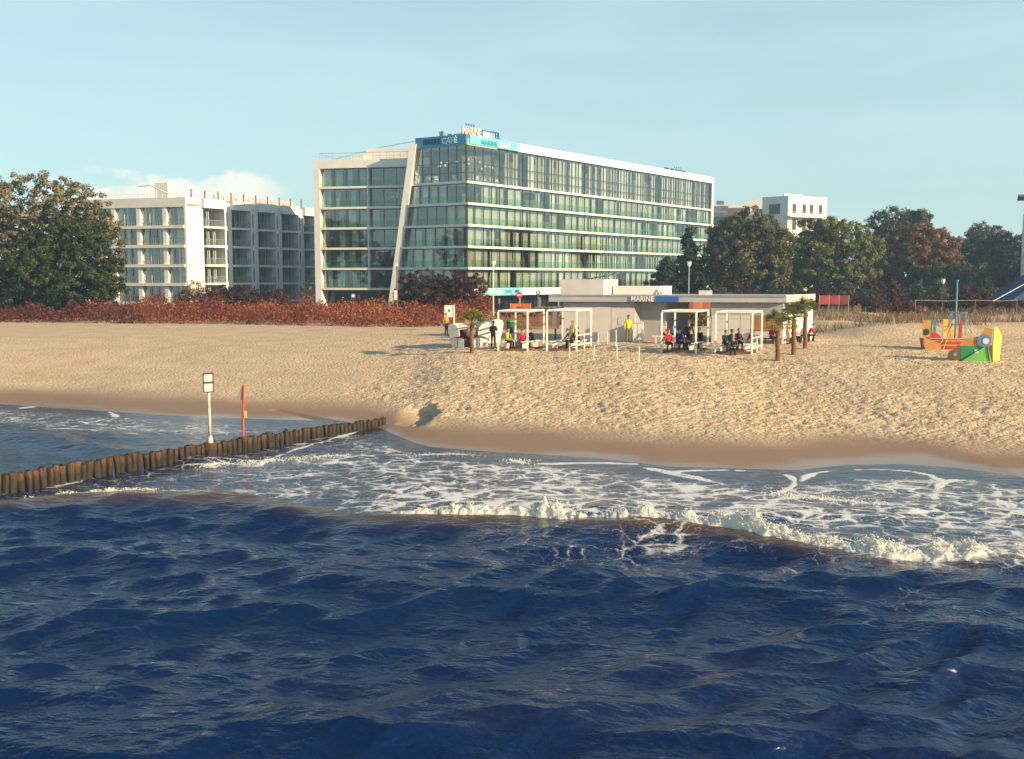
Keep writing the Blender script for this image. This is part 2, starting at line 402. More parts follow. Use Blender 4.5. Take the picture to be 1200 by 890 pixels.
for i in range(70):
    lam = 0.45 * (9.0 / 0.45) ** (i / 69.0) if i < 70 else 5
    th = R(100) + rngw.normal(0, R(24 if lam < 3 else 14))
    WAVES.append((2 * math.pi / lam, math.cos(th), math.sin(th), 0.0060 * lam ** 1.0 * (0.62 if lam > 4 else (1.1 if lam > 1.6 else 1.75)) * rngw.uniform(0.6, 1.4), rngw.uniform(0, 6.28)))
def sea_surface(x, y):
    """height plus sideways shift (sharper crests)"""
    off = shore_y(x) - y                                # metres offshore
    cy_ = crest_y(x); t = y - cy_                       # behind the breaker (t<0: the open side)
    calm = 0.16 + 0.84 * sstep(1.0, -2.5, t)
    calm = calm * sstep(-0.5, 5, off)
    patch = 0.55 + 0.9 * fbm(x, y, 0.12, 2, 91)
    z = np.zeros_like(x); dx = np.zeros_like(x); dy = np.zeros_like(x)
    for k, cx, sy, a, ph in WAVES:
        lam = 2 * math.pi / k
        w = patch if lam < 2.5 else 1.0
        p = k * (x * cx + y * sy) + ph
        c, s = np.cos(p), np.sin(p)
        z += a * w * c; q = 0.75 * a * w
        dx -= q * cx * s; dy -= q * sy * s
    z *= calm; dx *= calm; dy *= calm
    # breaker: long back towards the open sea, steep face towards the beach
    A = np.interp(x, [-16, -14, -11, -7.0, -5.0, -3.0, 0.0, 4, 7, 9, 11, 14], [0.25, 0.52, 0.58, 0.52, 0.30, 0.32, 0.36, 0.42, 0.34, 0.26, 0.36, 0.3])
    prof = np.where(t < 0, np.exp(-(t / 1.7) ** 2), np.exp(-(t / 0.55) ** 2))
    z += A * prof
    # a second swell behind it and the bores between breaker and beach
    z += 0.13 * np.exp(-((t + 5.0 + 0.5 * np.sin(x * 0.5)) / 1.5) ** 2) * (0.5 + fbm(x, y, 0.15, 2, 77))
    z += 0.10 * np.exp(-((off - 7.2 - 0.8 * np.sin(0.35 * x + 1)) / 0.8) ** 2) * sstep(0.35, 0.6, fbm(x, y, 0.2, 2, 78) + 0.1)
    # wave rolling in on the far side of the groyne
    gl = np.exp(-((off - (8.2 + 0.25 * (x + 20))) / 0.9) ** 2) * sstep(-11.5, -15, x - (y - 31) * 0.6)
    z += 0.17 * gl
    fade = sstep(-0.2, 3.0, off)
    return 0.05 * (1 - fade) + z * fade, dx * fade, dy * fade, off, t

ys = np.concatenate([np.linspace(-60, 8.6, 40), rows(9, 62, 0.00026, 0.042, 0.13)])
X, Y = fan(ys, 700, 4, 0.66, 3.0); shp = X.shape; X = X.ravel(); Y = Y.ravel()
Zs, DX, DY, OFF, T = sea_surface(X, Y)
Zs = np.where(OFF < -0.6, 0.05 + 0.2 * (OFF + 0.6), Zs)     # dives under the sand inland
# foam fields (where there is foam, a real property of the surface)
lobes = [[(28, 478), (50, 475), (67, 476), (122, 479), (137, 488)], [(117, 497), (149, 490)], [(0, 503), (60, 500), (110, 502), (160, 508), (200, 516)],
         [(478, 533), (525, 531), (569, 534), (609, 540), (621, 543), (697, 542), (746, 544)], [(754, 548), (800, 556), (871, 570)],
         [(783, 553), (820, 551), (867, 551), (912, 554), (932, 560), (930, 569), (905, 578)], [(938, 563), (952, 554), (992, 550), (1054, 550), (1092, 556), (1104, 563)],
         [(1094, 582), (1097, 568), (1110, 562), (1125, 561), (1158, 564), (1171, 574), (1162, 582), (1180, 590), (1200, 597), (1300, 610)],
         [(920, 581), (960, 583), (1010, 588), (1040, 592)], [(300, 545), (340, 527), (400, 510), (443, 497), (455, 491)]]
line = np.zeros_like(X)
wob = 0.16 * (vnoise(X, Y, 3.5, 81) - 0.5) + 0.30 * (vnoise(X, Y, 0.9, 82) - 0.5)
def chaikin(Q, n=3):
    for _ in range(n):
        if len(Q) < 3: break
        a_ = 0.75 * Q[:-1] + 0.25 * Q[1:]; b_ = 0.25 * Q[:-1] + 0.75 * Q[1:]
        Q = np.vstack([Q[:1], np.stack([a_, b_], 1).reshape(-1, 2), Q[-1:]])
    return Q
for i, lp in enumerate(lobes):
    d = dist_poly(X, Y, chaikin(poly_world(lp, 0.05))) + wob
    wdt = 0.20 if i in (0, 9) else (0.12 if i in (1, 2) else 0.19)
    line = np.maximum(line, sstep(wdt, 0.02, np.abs(d)) * (0.62 + 0.55 * vnoise(X, Y, 1.1, 83)) * (1.0 if i not in (1, 2) else 0.7))
nz = fbm(X, Y, 0.25, 3, 85)
gx0, gx1 = np.array(gz(0, 578, 0)), np.array(gz(455, 491, 0.2)); gd = gx1 - gx0
side = (X - gx0[0]) * gd[1] - (Y - gx0[1]) * gd[0]; side = side / np.hypot(*gd)     # >0: sea side right of the groyne
between = sstep(0.2, 0.9, T) * sstep(1.6, 3.2, OFF)
foam = between * sstep(0.1, 1.2, side) * (0.50 + 0.34 * (nz - 0.45)) * (0.55 + 0.45 * sstep(-9, -1, X))
foam = np.where((X < -5) & (side > 0), foam * (0.55 + 1.0 * sstep(0.42, 0.6, fbm(X * 0.6, Y, 0.45, 3, 88))), foam)
foam = np.maximum(foam, 0.62 * sstep(0.8, 0.1, side) * sstep(-0.05, 0.1, side) * sstep(0.35, 0.6, vnoise(X, Y, 0.8, 89)) * (T > 0))
xs_b = np.interp(X, [-16, -13.5, -9.5, -8, -3.4, -2.6, 14], [0.2, 0.75, 0.75, 0.1, 0.1, 0.95, 0.95])
foam = np.maximum(foam, xs_b * np.exp(-(np.maximum(T - 0.25, 0) / 1.1) ** 2) * sstep(-0.05, 0.25, T))
ptch = np.exp(-((X - 4.6) / 3.4) ** 2 - ((T + 1.5) / 1.6) ** 2)
foam = np.maximum(foam, 0.46 * ptch * sstep(0.38, 0.66, fbm(X, Y, 0.7, 3, 95) + 0.08))
foam = np.maximum(foam, 0.9 * sstep(7.0, 9.0, X + 0.3 * T) * np.exp(-((T - 0.35) / 1.0) ** 2))
foam = np.maximum(foam, 0.30 * sstep(-0.2, -1.2, side) * sstep(1.0, 2.5, OFF) * sstep(6.0, 4.0, OFF) * sstep(-8, -14, X))
turb = np.exp(-((T + 0.22) / 0.60) ** 2) * np.clip(Zs / 0.35, 0, 1) * 0.9
turb = np.maximum(turb, 0.30 * sstep(4.5, 0.0, OFF) * (side > 0))
# warm reflections of the sunlit beach, painted as brown streaks in the open water
warm_refl = 0.07 * sstep(0.50, 0.66, fbm(X * 0.16 + 0.05 * Y, Y * 1.0 + 0.06 * X, 0.85, 4, 205)) * sstep(-2.5, -4.5, T) * sstep(10.5, 14.0, Y)
warm_refl = warm_refl * (0.35 + 0.65 * vnoise(X, Y, 0.5, 207))
m, N, L, P = new_mat('sea_water'); out = N['Material Output']
geo = N.new('ShaderNodeNewGeometry')
def attr(n):
    a = N.new('ShaderNodeAttribute'); a.attribute_name = n; return a.outputs['Fac']
def nmath(op, a, b=None, clamp=False):
    q = N.new('ShaderNodeMath'); q.operation = op; q.use_clamp = clamp
    for i, v in enumerate((a, b)):
        if v is None: continue
        if isinstance(v, (int, float)): q.inputs[i].default_value = v
        else: L.new(v, q.inputs[i])
    return q.outputs[0]
def nnoise(scale, detail=4, rough=0.5, vec=None, dist=0.0):
    q = N.new('ShaderNodeTexNoise'); q.inputs['Scale'].default_value = scale; q.inputs['Detail'].default_value = detail; q.inputs['Roughness'].default_value = rough
    q.inputs['Distortion'].default_value = dist
    L.new(vec or geo.outputs['Position'], q.inputs['Vector']); return q
wn_ = nnoise(1.3, 4)
wv = N.new('ShaderNodeVectorMath'); wv.operation = 'MULTIPLY_ADD'; L.new(wn_.outputs['Color'], wv.inputs[0]); wv.inputs[1].default_value = (1.1, 0.9, 0); L.new(geo.outputs['Position'], wv.inputs[2])
wm = N.new('ShaderNodeMapping'); wm.inputs['Scale'].default_value = (0.8, 1.0, 0.0); L.new(wv.outputs[0], wm.inputs[0])
vo = N.new('ShaderNodeTexVoronoi'); vo.feature = 'DISTANCE_TO_EDGE'; vo.inputs['Scale'].default_value = 1.55; L.new(wm.outputs[0], vo.inputs['Vector'])
vo2 = N.new('ShaderNodeTexVoronoi'); vo2.feature = 'DISTANCE_TO_EDGE'; vo2.inputs['Scale'].default_value = 5.5; L.new(wm.outputs[0], vo2.inputs['Vector'])
fa = attr('foam')
thr = nmath('MULTIPLY', fa, nmath('MAXIMUM', nmath('ADD', nmath('MULTIPLY', nmath('ADD', nmath('MULTIPLY', nnoise(1.6, 6, 0.68).outputs[0], 0.6), nmath('MULTIPLY', nnoise(0.45, 3, 0.5).outputs[0], 0.4)), 3.2), -1.2), 0.04))
e1 = nmath('SUBTRACT', thr, nmath('MULTIPLY', vo.outputs['Distance'], 1.5))
e2 = nmath('SUBTRACT', nmath('MULTIPLY', thr, 0.45), nmath('MULTIPLY', vo2.outputs['Distance'], 1.5))
ed = nmath('MAXIMUM', e1, e2)
fine = nmath('MULTIPLY', nmath('SUBTRACT', nnoise(16, 6, 0.75).outputs[0], 0.5), 0.42)
mk = N.new('ShaderNodeMapRange'); mk.interpolation_type = 'SMOOTHSTEP'; L.new(nmath('ADD', ed, fine), mk.inputs[0]); mk.inputs[1].default_value = -0.03; mk.inputs[2].default_value = 0.22
dense = N.new('ShaderNodeMapRange'); dense.interpolation_type = 'SMOOTHSTEP'; L.new(nmath('ADD', fa, nmath('MULTIPLY', fine, 1.4)), dense.inputs[0]); dense.inputs[1].default_value = 0.72; dense.inputs[2].default_value = 0.95
lm = N.new('ShaderNodeMapRange'); lm.interpolation_type = 'SMOOTHSTEP'; L.new(nmath('ADD', attr('line'), nmath('MULTIPLY', fine, 1.8)), lm.inputs[0]); lm.inputs[1].default_value = 0.22; lm.inputs[2].default_value = 0.7
mask = nmath('MAXIMUM', nmath('MAXIMUM', mk.outputs[0], lm.outputs[0]), dense.outputs[0])
mask = nmath('MULTIPLY', mask, nmath('GREATER_THAN', nmath('ADD', fa, attr('line')), 0.03))
mc = N.new('ShaderNodeMix'); mc.data_type = 'RGBA'; L.new(attr('turbid'), mc.inputs[0]); mc.inputs[6].default_value = (0.0024, 0.0150, 0.066, 1); mc.inputs[7].default_value = (0.095, 0.060, 0.030, 1)
rip0 = N.new('ShaderNodeMapping'); rip0.inputs['Scale'].default_value = (0.4, 1.0, 1.0); L.new(geo.outputs['Position'], rip0.inputs[0])
mrefl = N.new('ShaderNodeMix'); mrefl.data_type = 'RGBA'; L.new(nmath('MULTIPLY', attr('warm_refl'), nmath('MULTIPLY', nmath('SUBTRACT', nnoise(9, 5, 0.75, rip0.outputs[0]).outputs[0], 0.38), 4.0), True), mrefl.inputs[0]); L.new(mc.outputs[2], mrefl.inputs[6]); mrefl.inputs[7].default_value = (0.15, 0.105, 0.06, 1)
L.new(mrefl.outputs[2], P.inputs['Base Color']); P.inputs['Roughness'].default_value = 0.05; P.inputs['IOR'].default_value = 1.333
rip = N.new('ShaderNodeMapping'); rip.inputs['Scale'].default_value = (0.55, 1.0, 1.0); rip.inputs['Rotation'].default_value = (0, 0, R(12)); L.new(geo.outputs['Position'], rip.inputs[0])
r1 = nnoise(6.0, 4, 0.55, rip.outputs[0], 0.3); r2 = nnoise(2.2, 3, 0.5, rip.outputs[0])
hh = nmath('ADD', r1.outputs[0], nmath('MULTIPLY', r2.outputs[0], 1.8))
bw = N.new('ShaderNodeBump'); bw.inputs['Distance'].default_value = 0.06
calm_s = N.new('ShaderNodeMapRange'); L.new(attr('calm'), calm_s.inputs[0]); calm_s.inputs[3].default_value = 0.35; calm_s.inputs[4].default_value = 1.0
L.new(calm_s.outputs[0], bw.inputs['Strength']); L.new(hh, bw.inputs['Height']); L.new(bw.outputs[0], P.inputs['Normal'])
fs = N.new('ShaderNodeBsdfPrincipled'); fs.inputs['Base Color'].default_value = (0.80, 0.80, 0.78, 1); fs.inputs['Roughness'].default_value = 0.85; fs.inputs['Specular IOR Level'].default_value = 0.2
fb = N.new('ShaderNodeBump'); fb.inputs['Strength'].default_value = 0.7; fb.inputs['Distance'].default_value = 0.06
L.new(nmath('ADD', mask, nmath('MULTIPLY', nnoise(14, 5, 0.6).outputs[0], 0.8)), fb.inputs['Height']); L.new(fb.outputs[0], fs.inputs['Normal'])
mx = N.new('ShaderNodeMixShader'); L.new(nmath('MULTIPLY', mask, 0.93), mx.inputs[0]); L.new(P.outputs[0], mx.inputs[1]); L.new(fs.outputs[0], mx.inputs[2]); L.new(mx.outputs[0], out.inputs['Surface'])
calm_a = sstep(0.6, -2.0, T) * 0.75 + 0.25 * sstep(1.5, 6, OFF)
me = np_mesh('sea', np.stack([X + DX, Y + DY, Zs], 1), grid_faces(*shp), m, True, {'foam': ('POINT', foam), 'line': ('POINT', line), 'turbid': ('POINT', turb), 'calm': ('POINT', calm_a), 'warm_refl': ('POINT', warm_refl)})
sea = link_mesh('sea', me, (0, 0, 0)); tag(sea, 'dark blue choppy sea with white foam near the beach', 'sea', kind='structure')

# ---- breaking foam thrown up along the crest
ico_bm = bmesh.new(); bmesh.ops.create_icosphere(ico_bm, subdivisions=1, radius=1.0)
ico_v = np.array([v.co[:] for v in ico_bm.verts]); ico_f = np.array([[v.index for v in f.verts] for f in ico_bm.faces]); ico_bm.free()
rngf = np.random.RandomState(5)
mf, N2, L2, P2 = new_mat('white_foam')
P2.inputs['Base Color'].default_value = (0.96, 0.95, 0.90, 1); P2.inputs['Roughness'].default_value = 0.9; P2.inputs['Specular IOR Level'].default_value = 0.15
tn = N2.new('ShaderNodeTexNoise'); tn.inputs['Scale'].default_value = 28; tn.inputs['Detail'].default_value = 4
tg = N2.new('ShaderNodeNewGeometry'); L2.new(tg.outputs['Position'], tn.inputs['Vector'])
tb = N2.new('ShaderNodeBump'); tb.inputs['Strength'].default_value = 0.6; tb.inputs['Distance'].default_value = 0.05; L2.new(tn.outputs[0], tb.inputs['Height']); L2.new(tb.outputs[0], P2.inputs['Normal'])
tt = N2.new('ShaderNodeBsdfTranslucent'); tt.inputs[0].default_value = (0.95, 0.91, 0.80, 1)
tm = N2.new('ShaderNodeMixShader'); tm.inputs[0].default_value = 0.45; L2.new(P2.outputs[0], tm.inputs[1]); L2.new(tt.outputs[0], tm.inputs[2]); L2.new(tm.outputs[0], N2['Material Output'].inputs['Surface'])
def billow(x, y, sc, octv, seed):
    h = 0; a = 0.55
    for o in range(octv):
        h = h + a * np.abs(2 * vnoise(x, y, sc * 2.05 ** o, seed + 3 * o) - 1); a *= 0.58
    return h
def foam_bank(x0, x1, dx_, t0, t1, dt_, env, seed):
    """continuous billowing foam lying on the water along the crest"""
    xx = np.arange(x0, x1, dx_); tt = np.arange(t0, t1, dt_)
    X_, T_ = np.meshgrid(xx, tt); x = X_.ravel(); t = T_.ravel()
    jx = 0.10 * (vnoise(x, t, 5.0, seed) - 0.5) + 0.06 * (vnoise(x, t, 13.0, seed + 1) - 0.5)
    y = crest_y(x) + t
    sz, sdx, sdy, _, _ = sea_surface(x, y)
    e, c, wd = env(x)
    prof = np.exp(-np.abs((t - c) / wd) ** 2.4)
    big = np.clip(fbm(x, t * 0.8, 1.5, 3, seed + 7) * 2.2 - 0.30, 0.32, 1.4)
    bl = billow(x, t * 1.1, 3.2, 5, seed + 20)
    up = 1.12 * e * prof * big * (0.25 + 0.95 * bl) - 0.05 - 0.09 * (1 - prof) + 0.05 * (billow(x, t, 9, 3, seed + 40) - 0.35)
    V_ = np.stack([x + sdx + jx, y + sdy + 0.10 * (vnoise(x, t, 6.0, seed + 2) - 0.5), sz + up], 1)
    return V_, grid_faces(*X_.shape), x, t, up, sz
def env_main(x):
    e = np.interp(x, [-3.6, -2.8, -1.5, -0.2, 0.6, 1.6, 2.4, 3.2, 3.9, 4.7, 5.6, 6.5, 7.5, 9, 10.5, 12, 14, 18], [.05, .34, .34, .30, .38, .38, .32, .48, .44, .68, .58, .38, .34, .36, .32, .26, .28, .2])
    c = np.interp(x, [-3, 2, 5, 7, 9, 11, 14, 18], [.22, .25, .28, .35, .30, .15, .2, .2]); wd = np.interp(x, [-3, 2, 5, 7, 9, 11, 14, 18], [.24, .30, .42, .55, .75, .9, .8, .8])
    return e, c, wd
def env_left(x):
    return np.interp(x, [-13.8, -13.2, -11.5, -10, -9.4], [0, .10, .13, .08, 0]), 0 * x + .10, 0 * x + .13
Vf = []; Ff = []; nv = 0; drops = []
for args in ((-3.6, 17.5, 0.028, -1.0, 2.0, 0.034, env_main, 300), (-13.8, -9.4, 0.03, -0.3, 0.6, 0.03, env_left, 330)):
    V_, F_, x_, t_, up_, sz_ = foam_bank(*args)
    Vf.append(V_); Ff.append(F_ + nv); nv += len(V_)
    idx = np.nonzero(up_ > min(0.08, np.quantile(up_, 0.92)))[0]; idx = idx[rngf.randint(0, len(idx), 5200 if args[0] > -5 else 250)]
    drops.append(np.hstack([V_[idx], up_[idx, None]]))
me = np_mesh('breaker_foam', np.vstack(Vf), np.vstack(Ff), mf, True)
o = link_mesh('breaker_foam', me, (0, 0, 0)); tag(o, 'billowing white foam along the breaking wave', 'foam', kind='stuff')
pts = []; rad = []
dr = np.vstack(drops); hgt_ = np.where(rngf.rand(len(dr)) < .62, rngf.uniform(0, .03, len(dr)), np.abs(rngf.normal(0, 1, len(dr))) * 0.12 + 0.01)
pts.append(dr[:, :3] + np.stack([rngf.normal(0, .06, len(dr)), rngf.normal(0, .08, len(dr)), hgt_ * np.clip(dr[:, 3] * 3, .3, 1.6)], 1)); rad.append(rngf.uniform(0.008, 0.026, len(dr)) * np.exp(-hgt_ * 4))
# foam edge of the old breaker beside the groyne and small bore lips
for lp, n, r in (([(230, 546), (300, 541), (350, 536), (402, 534)], 500, 0.05), ([(590, 541), (609, 538), (622, 543)], 120, 0.05), ([(905, 575), (925, 580), (960, 583), (1035, 590)], 500, 0.05),
                 ([(478, 533), (525, 531), (569, 534)], 160, 0.03)):
    q = poly_world(lp, 0.05); seg = rngf.randint(0, len(q) - 1, n); f = rngf.rand(n)[:, None]
    p = q[seg] * (1 - f) + q[seg + 1] * f + rngf.normal(0, 0.22, (n, 2))
    sz, sdx, sdy, _, _ = sea_surface(p[:, 0], p[:, 1])
    pts.append(np.stack([p[:, 0], p[:, 1], sz + rngf.uniform(-0.015, 0.03, n)], 1)); rad.append(rngf.uniform(0.008, r * 0.55, n))
pts = np.vstack(pts); rad = np.concatenate(rad)
nV = len(ico_v)
sc = rngf.uniform(0.65, 1.35, (len(pts), 1, 3)) * rad[:, None, None]
V = (ico_v[None] * sc + pts[:, None, :]).reshape(-1, 3)
F = (ico_f[None] + (np.arange(len(pts)) * nV)[:, None, None]).reshape(-1, 3)
me = np_mesh('spray', V, F, mf, True)
o = link_mesh('spray', me, (0, 0, 0)); tag(o, 'fine white spray and bubbles thrown up by the breaking wave', 'spray', kind='stuff')
# ------------------------------------------------------------------ shared building materials
WHITE = mat('white_render', (0.78, 0.755, 0.70), 0.75, 0.05, 0.6, 0.08, 14)
WHITE2 = mat('cream_render', (0.72, 0.68, 0.60), 0.8, 0.06, 0.5, 0.08, 14)
DARKF = mat('dark_frame', (0.045, 0.045, 0.05), 0.45, 0.1, 2)
GREYM = mat('grey_metal', (0.33, 0.34, 0.36), 0.45, 0.08, 2, metal=0.3)
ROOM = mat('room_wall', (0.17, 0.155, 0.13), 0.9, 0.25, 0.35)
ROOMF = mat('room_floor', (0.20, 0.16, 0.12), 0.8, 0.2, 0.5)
CURT = mat('curtain_cream', (0.53, 0.535, 0.44), 0.9, 0.08, 1.5)
CURT2 = mat('curtain_taupe', (0.42, 0.37, 0.31), 0.9, 0.08, 1.5)
CURT3 = mat('curtain_sheer', (0.74, 0.74, 0.66), 0.9, 0.05, 1.5)
GLASS = glass_mat('window_glass', (0.90, 0.95, 0.93), 0.11)
GLASSD = glass_mat('cafe_glass', (0.88, 0.92, 0.92), 0.10)
RAILG = glass_mat('balustrade_glass', (0.84, 0.925, 0.87), 0.03)
TEAL = mat('teal_sign', (0.035, 0.36, 0.52), 0.5, 0.08, 0.6)
TEALL = mat('pale_teal_sign', (0.16, 0.55, 0.62), 0.5, 0.10, 0.6)
SIGNW = mat('sign_white', (0.82, 0.82, 0.80), 0.5, 0.03, 2)
SIGNB = mat('sign_navy', (0.02, 0.06, 0.16), 0.5, 0.05, 2)
SIGNBL = mat('sign_blue', (0.02, 0.13, 0.42), 0.5, 0.08, 2)
SIGNR = mat('sign_rose', (0.74, 0.60, 0.57), 0.5, 0.08, 2)

def curtain_mesh(w, h, amp=0.07, folds=5):
    n = folds * 4; V = []; Fc = []
    for i in range(n + 1):
        x = w * i / n; y = amp * math.sin(i * math.pi / 2)
        V += [(x, y, 0), (x + 0.02 * math.sin(i), y, h)]
    for i in range(n): Fc.append((2 * i, 2 * i + 2, 2 * i + 3, 2 * i + 1))
    me = bpy.data.meshes.new('curtain'); me.from_pydata(V, [], Fc); me.polygons.foreach_set('use_smooth', [True] * len(Fc)); me.materials.append(CURT)
    return me
def pane_mesh(w, h, m):
    mb = MB(); mb.box(0, w, -0.015, 0.015, 0, h); return mb.mesh('pane', m)
PANES = {}
def put_pane(name, F, u, v, z, w, h, m, parent):
    k = (round(w, 2), round(h, 2), m.name)
    if k not in PANES: PANES[k] = pane_mesh(w, h, m)
    return link_mesh(name, PANES[k], F.p(u, v, z), F.rz, parent)
CURS = {}
def put_curtain(F, u, v, z, w, h, m, parent):
    k = (round(w, 1), round(h, 2), m.name)
    if k not in CURS:
        CURS[k] = curtain_mesh(k[0], h, 0.06, max(2, int(w * 4))); CURS[k].materials[0] = m
    return link_mesh('curtain', CURS[k], F.p(u, v, z), F.rz, parent)

# ------------------------------------------------------------------ hotel
HC = Vector((-6.85, 158.0))                                  # the sharp front corner
dR = Vector((0.605, 0.796)); dL = Vector((0.86, -0.51)).normalized()
FR = Fr(HC, dR)                                              # long sunlit front
LR = 82.0
LCT, LCB = 9.4, 13.4                                         # café front, width at the top and at the bottom
FC = Fr(HC - dL * LCB, dL)
FW = Fr((-32.0, 169.4), (0.97, -0.215)); LW = 19.6           # left wing
SL = [4.9, 8.14, 11.4, 14.65, 17.92, 21.2]                   # slab tops
ZG, ZT, ZP = 1.5, 26.75, 28.05
hotel = thing('hotel', (10, 185, ZG), 'large white hotel with long glass fronts and a leaning white fin', 'hotel')
rng = random.Random(3)
# inner core behind the rooms
mb = MB()
def cap(pts, z0, z1): mb.prism([Vector((p.x, p.y, z0)) for p in pts], (0, 0, z1 - z0))
q0 = FR.p(3.5, -3.2, 0); q1 = FR.p(LR - 0.8, -3.2, 0); q2 = FR.p(LR - 0.8, -15, 0); q3 = FR.p(8, -15, 0)
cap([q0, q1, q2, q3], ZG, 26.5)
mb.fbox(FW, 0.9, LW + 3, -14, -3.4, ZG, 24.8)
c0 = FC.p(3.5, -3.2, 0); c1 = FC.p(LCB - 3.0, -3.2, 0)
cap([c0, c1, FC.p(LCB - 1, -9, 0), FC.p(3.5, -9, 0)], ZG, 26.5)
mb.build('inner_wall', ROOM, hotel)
# white shell: long front
mb = MB()
mb.fbox(FR, 7.2, LR + 0.9, -15.5, 0.25, ZT, ZP)                            # parapet and roof
mb.fbox(FR, LR, LR + 0.9, -15.5, 0.28, ZG, ZT)                             # far end wall
mb.build('parapet', WHITE, hotel)
mb = MB(); tri = [FR.p(0, 0.2, 26.6), FR.p(7.2, 0.2, 26.6), FR.p(7.2, -15, 26.6), FC.p(LCB - LCT, -8, 26.6), FC.p(LCB - LCT, 0.2, 26.6)]
mb.prism(tri, (0, 0, 0.9)); mb.build('cafe_roof', WHITE, hotel)
for i, z in enumerate(SL):
    # one continuous slab edge wraps both fronts of the corner
    lean = LCB - (LCB - LCT) * (z - SL[0]) / (ZT - SL[0])
    mb = MB(); ov = 0.9 if i < 5 else 0.35; a = FR.p(LR, ov, z); b = FR.p(LR, -4, z); e = FC.p(LCB - lean, -4, z); f = FC.p(LCB - lean, ov, z)
    # outer corner = meeting of the two offset lines
    k = ov * math.tan(0.5 * math.acos(max(-1, min(1, FR.n.dot(FC.n)))))
    c = FR.p(0, ov, z) - Vector((dR.x, dR.y, 0)) * 0 ; c = Vector((HC.x, HC.y, z)) + Vector((FR.n.x + FC.n.x, FR.n.y + FC.n.y, 0)).normalized() * (ov / math.cos(0.5 * math.acos(FR.n.dot(FC.n))))
    inner = Vector((HC.x, HC.y, z)) - Vector((FR.n.x + FC.n.x, FR.n.y + FC.n.y, 0)).normalized() * 5
    th = 0.34 if i else 1.15
    mb.prism([Vector((p.x, p.y, z - th)) for p in (a, b, inner, e, f, c)], (0, 0, th))
    mb.build('floor_slab', WHITE, hotel)
NB = 40; bw = LR / NB
for i, z in enumerate(SL):
    zt = (SL[i + 1] - 0.34) if i < 5 else ZT
    h = zt - z
    mull = MB()
    for k in range(NB):
        u = k * bw
        put_pane('window_pane' if i < 5 else 'gallery_pane', FR, u + 0.05, -0.12, z + 0.03, bw - 0.1, h - 0.06, GLASS if i < 5 else GLASSD, hotel)
        mull.fbox(FR, u - 0.05, u + 0.05, -0.22, -0.06, z + 0.002, zt - 0.002)
        dark = rng.random()
        if i < 5:
            if dark > 0.13 and not (i == 4 and k < 2):
                m_ = CURT if rng.random() < 0.74 else (CURT2 if rng.random() < 0.6 else CURT3)
                w = bw * rng.choice([0.55, 0.7, 0.85, 0.95, 0.95])
                put_curtain(FR, u + (0.06 if rng.random() < .6 else bw - w - 0.05), -0.5, z + 0.02, w, h - 0.08, m_, hotel)
        elif k > 4 and dark > 0.12:
            m_ = CURT3 if rng.random() < 0.5 else (CURT if rng.random() < 0.7 else CURT2)
            w = bw * rng.choice([0.45, 0.6, 0.8])
            put_curtain(FR, u + 0.08, -0.6, z + 0.02, w, h - 0.08, m_, hotel)
    mull.fbox(FR, LR - 0.05, LR - 0.002, -0.22, -0.06, z + 0.002, zt - 0.002)
    mull.fbox(FR, 0, LR - 0.06, -0.2, -0.08, zt - 0.09, zt - 0.003)
    if i == 5:
        for zz in (24.0, 22.5): mull.fbox(FR, 0.1, LR - 0.1, -0.2, -0.08, zz - 0.04, zz + 0.04)
    mull.build('mullion', DARKF, hotel)
    if i < 5:
        for k in range(20):                                   # glass balustrade, one sheet per two bays
            g_ = put_pane('balustrade', FR, k * 2 * bw + 0.03, 0.82, z + 0.02, 2 * bw - 0.06, 1.05, RAILG, hotel)
# café front on the corner
for i, z in enumerate(SL):
    zt = (SL[i + 1] - 0.34) if i < 5 else ZT
    h = zt - z; lean = LCB - (LCB - LCT) * (z - SL[0]) / (ZT - SL[0]) - 0.5
    n = 6; w = (lean - 0.3) / n; mull = MB()
    for k in range(n):
        u = LCB - lean + k * w
        put_pane('cafe_pane', FC, u + 0.04, -0.12, z + 0.03, w - 0.08, h - 0.06, GLASS if i < 5 else GLASSD, hotel)
        mull.fbox(FC, u - 0.04, u + 0.04, -0.22, -0.06, z + 0.002, zt - 0.002)
        if rng.random() > 0.45 and i < 5: put_curtain(FC, u + 0.1, -0.6, z + 0.02, w * 0.6, h - 0.08, CURT if rng.random() < .6 else CURT3, hotel)
    mull.fbox(FC, LCB - 0.3, LCB - 0.02, -0.3, -0.05, z + 0.002, zt - 0.002)
    mull.fbox(FC, LCB - lean, LCB - 0.32, -0.2, -0.08, zt - 0.1, zt - 0.003)
    if i == 5:
        for zz in (24.0, 22.5): mull.fbox(FC, LCB - lean, LCB - 0.32, -0.2, -0.08, zz - 0.04, zz + 0.04)
    mull.build('mullion', DARKF, hotel)
    if i < 5:
        for k in range(3): put_pane('balustrade', FC, LCB - lean + k * (lean / 3) + 0.03, 0.82, z + 0.02, lean / 3 - 0.06, 1.05, RAILG, hotel)
    mb = MB(); mb.prism([Vector((p.x, p.y, z - 0.01)) for p in (FC.p(LCB - lean, -0.3, 0), FC.p(LCB - 0.3, -0.3, 0), FC.p(LCB - 1, -8.5, 0), FC.p(LCB - lean, -8.5, 0))], (0, 0, 0.03))
    mb.build('room_floor', ROOMF, hotel)
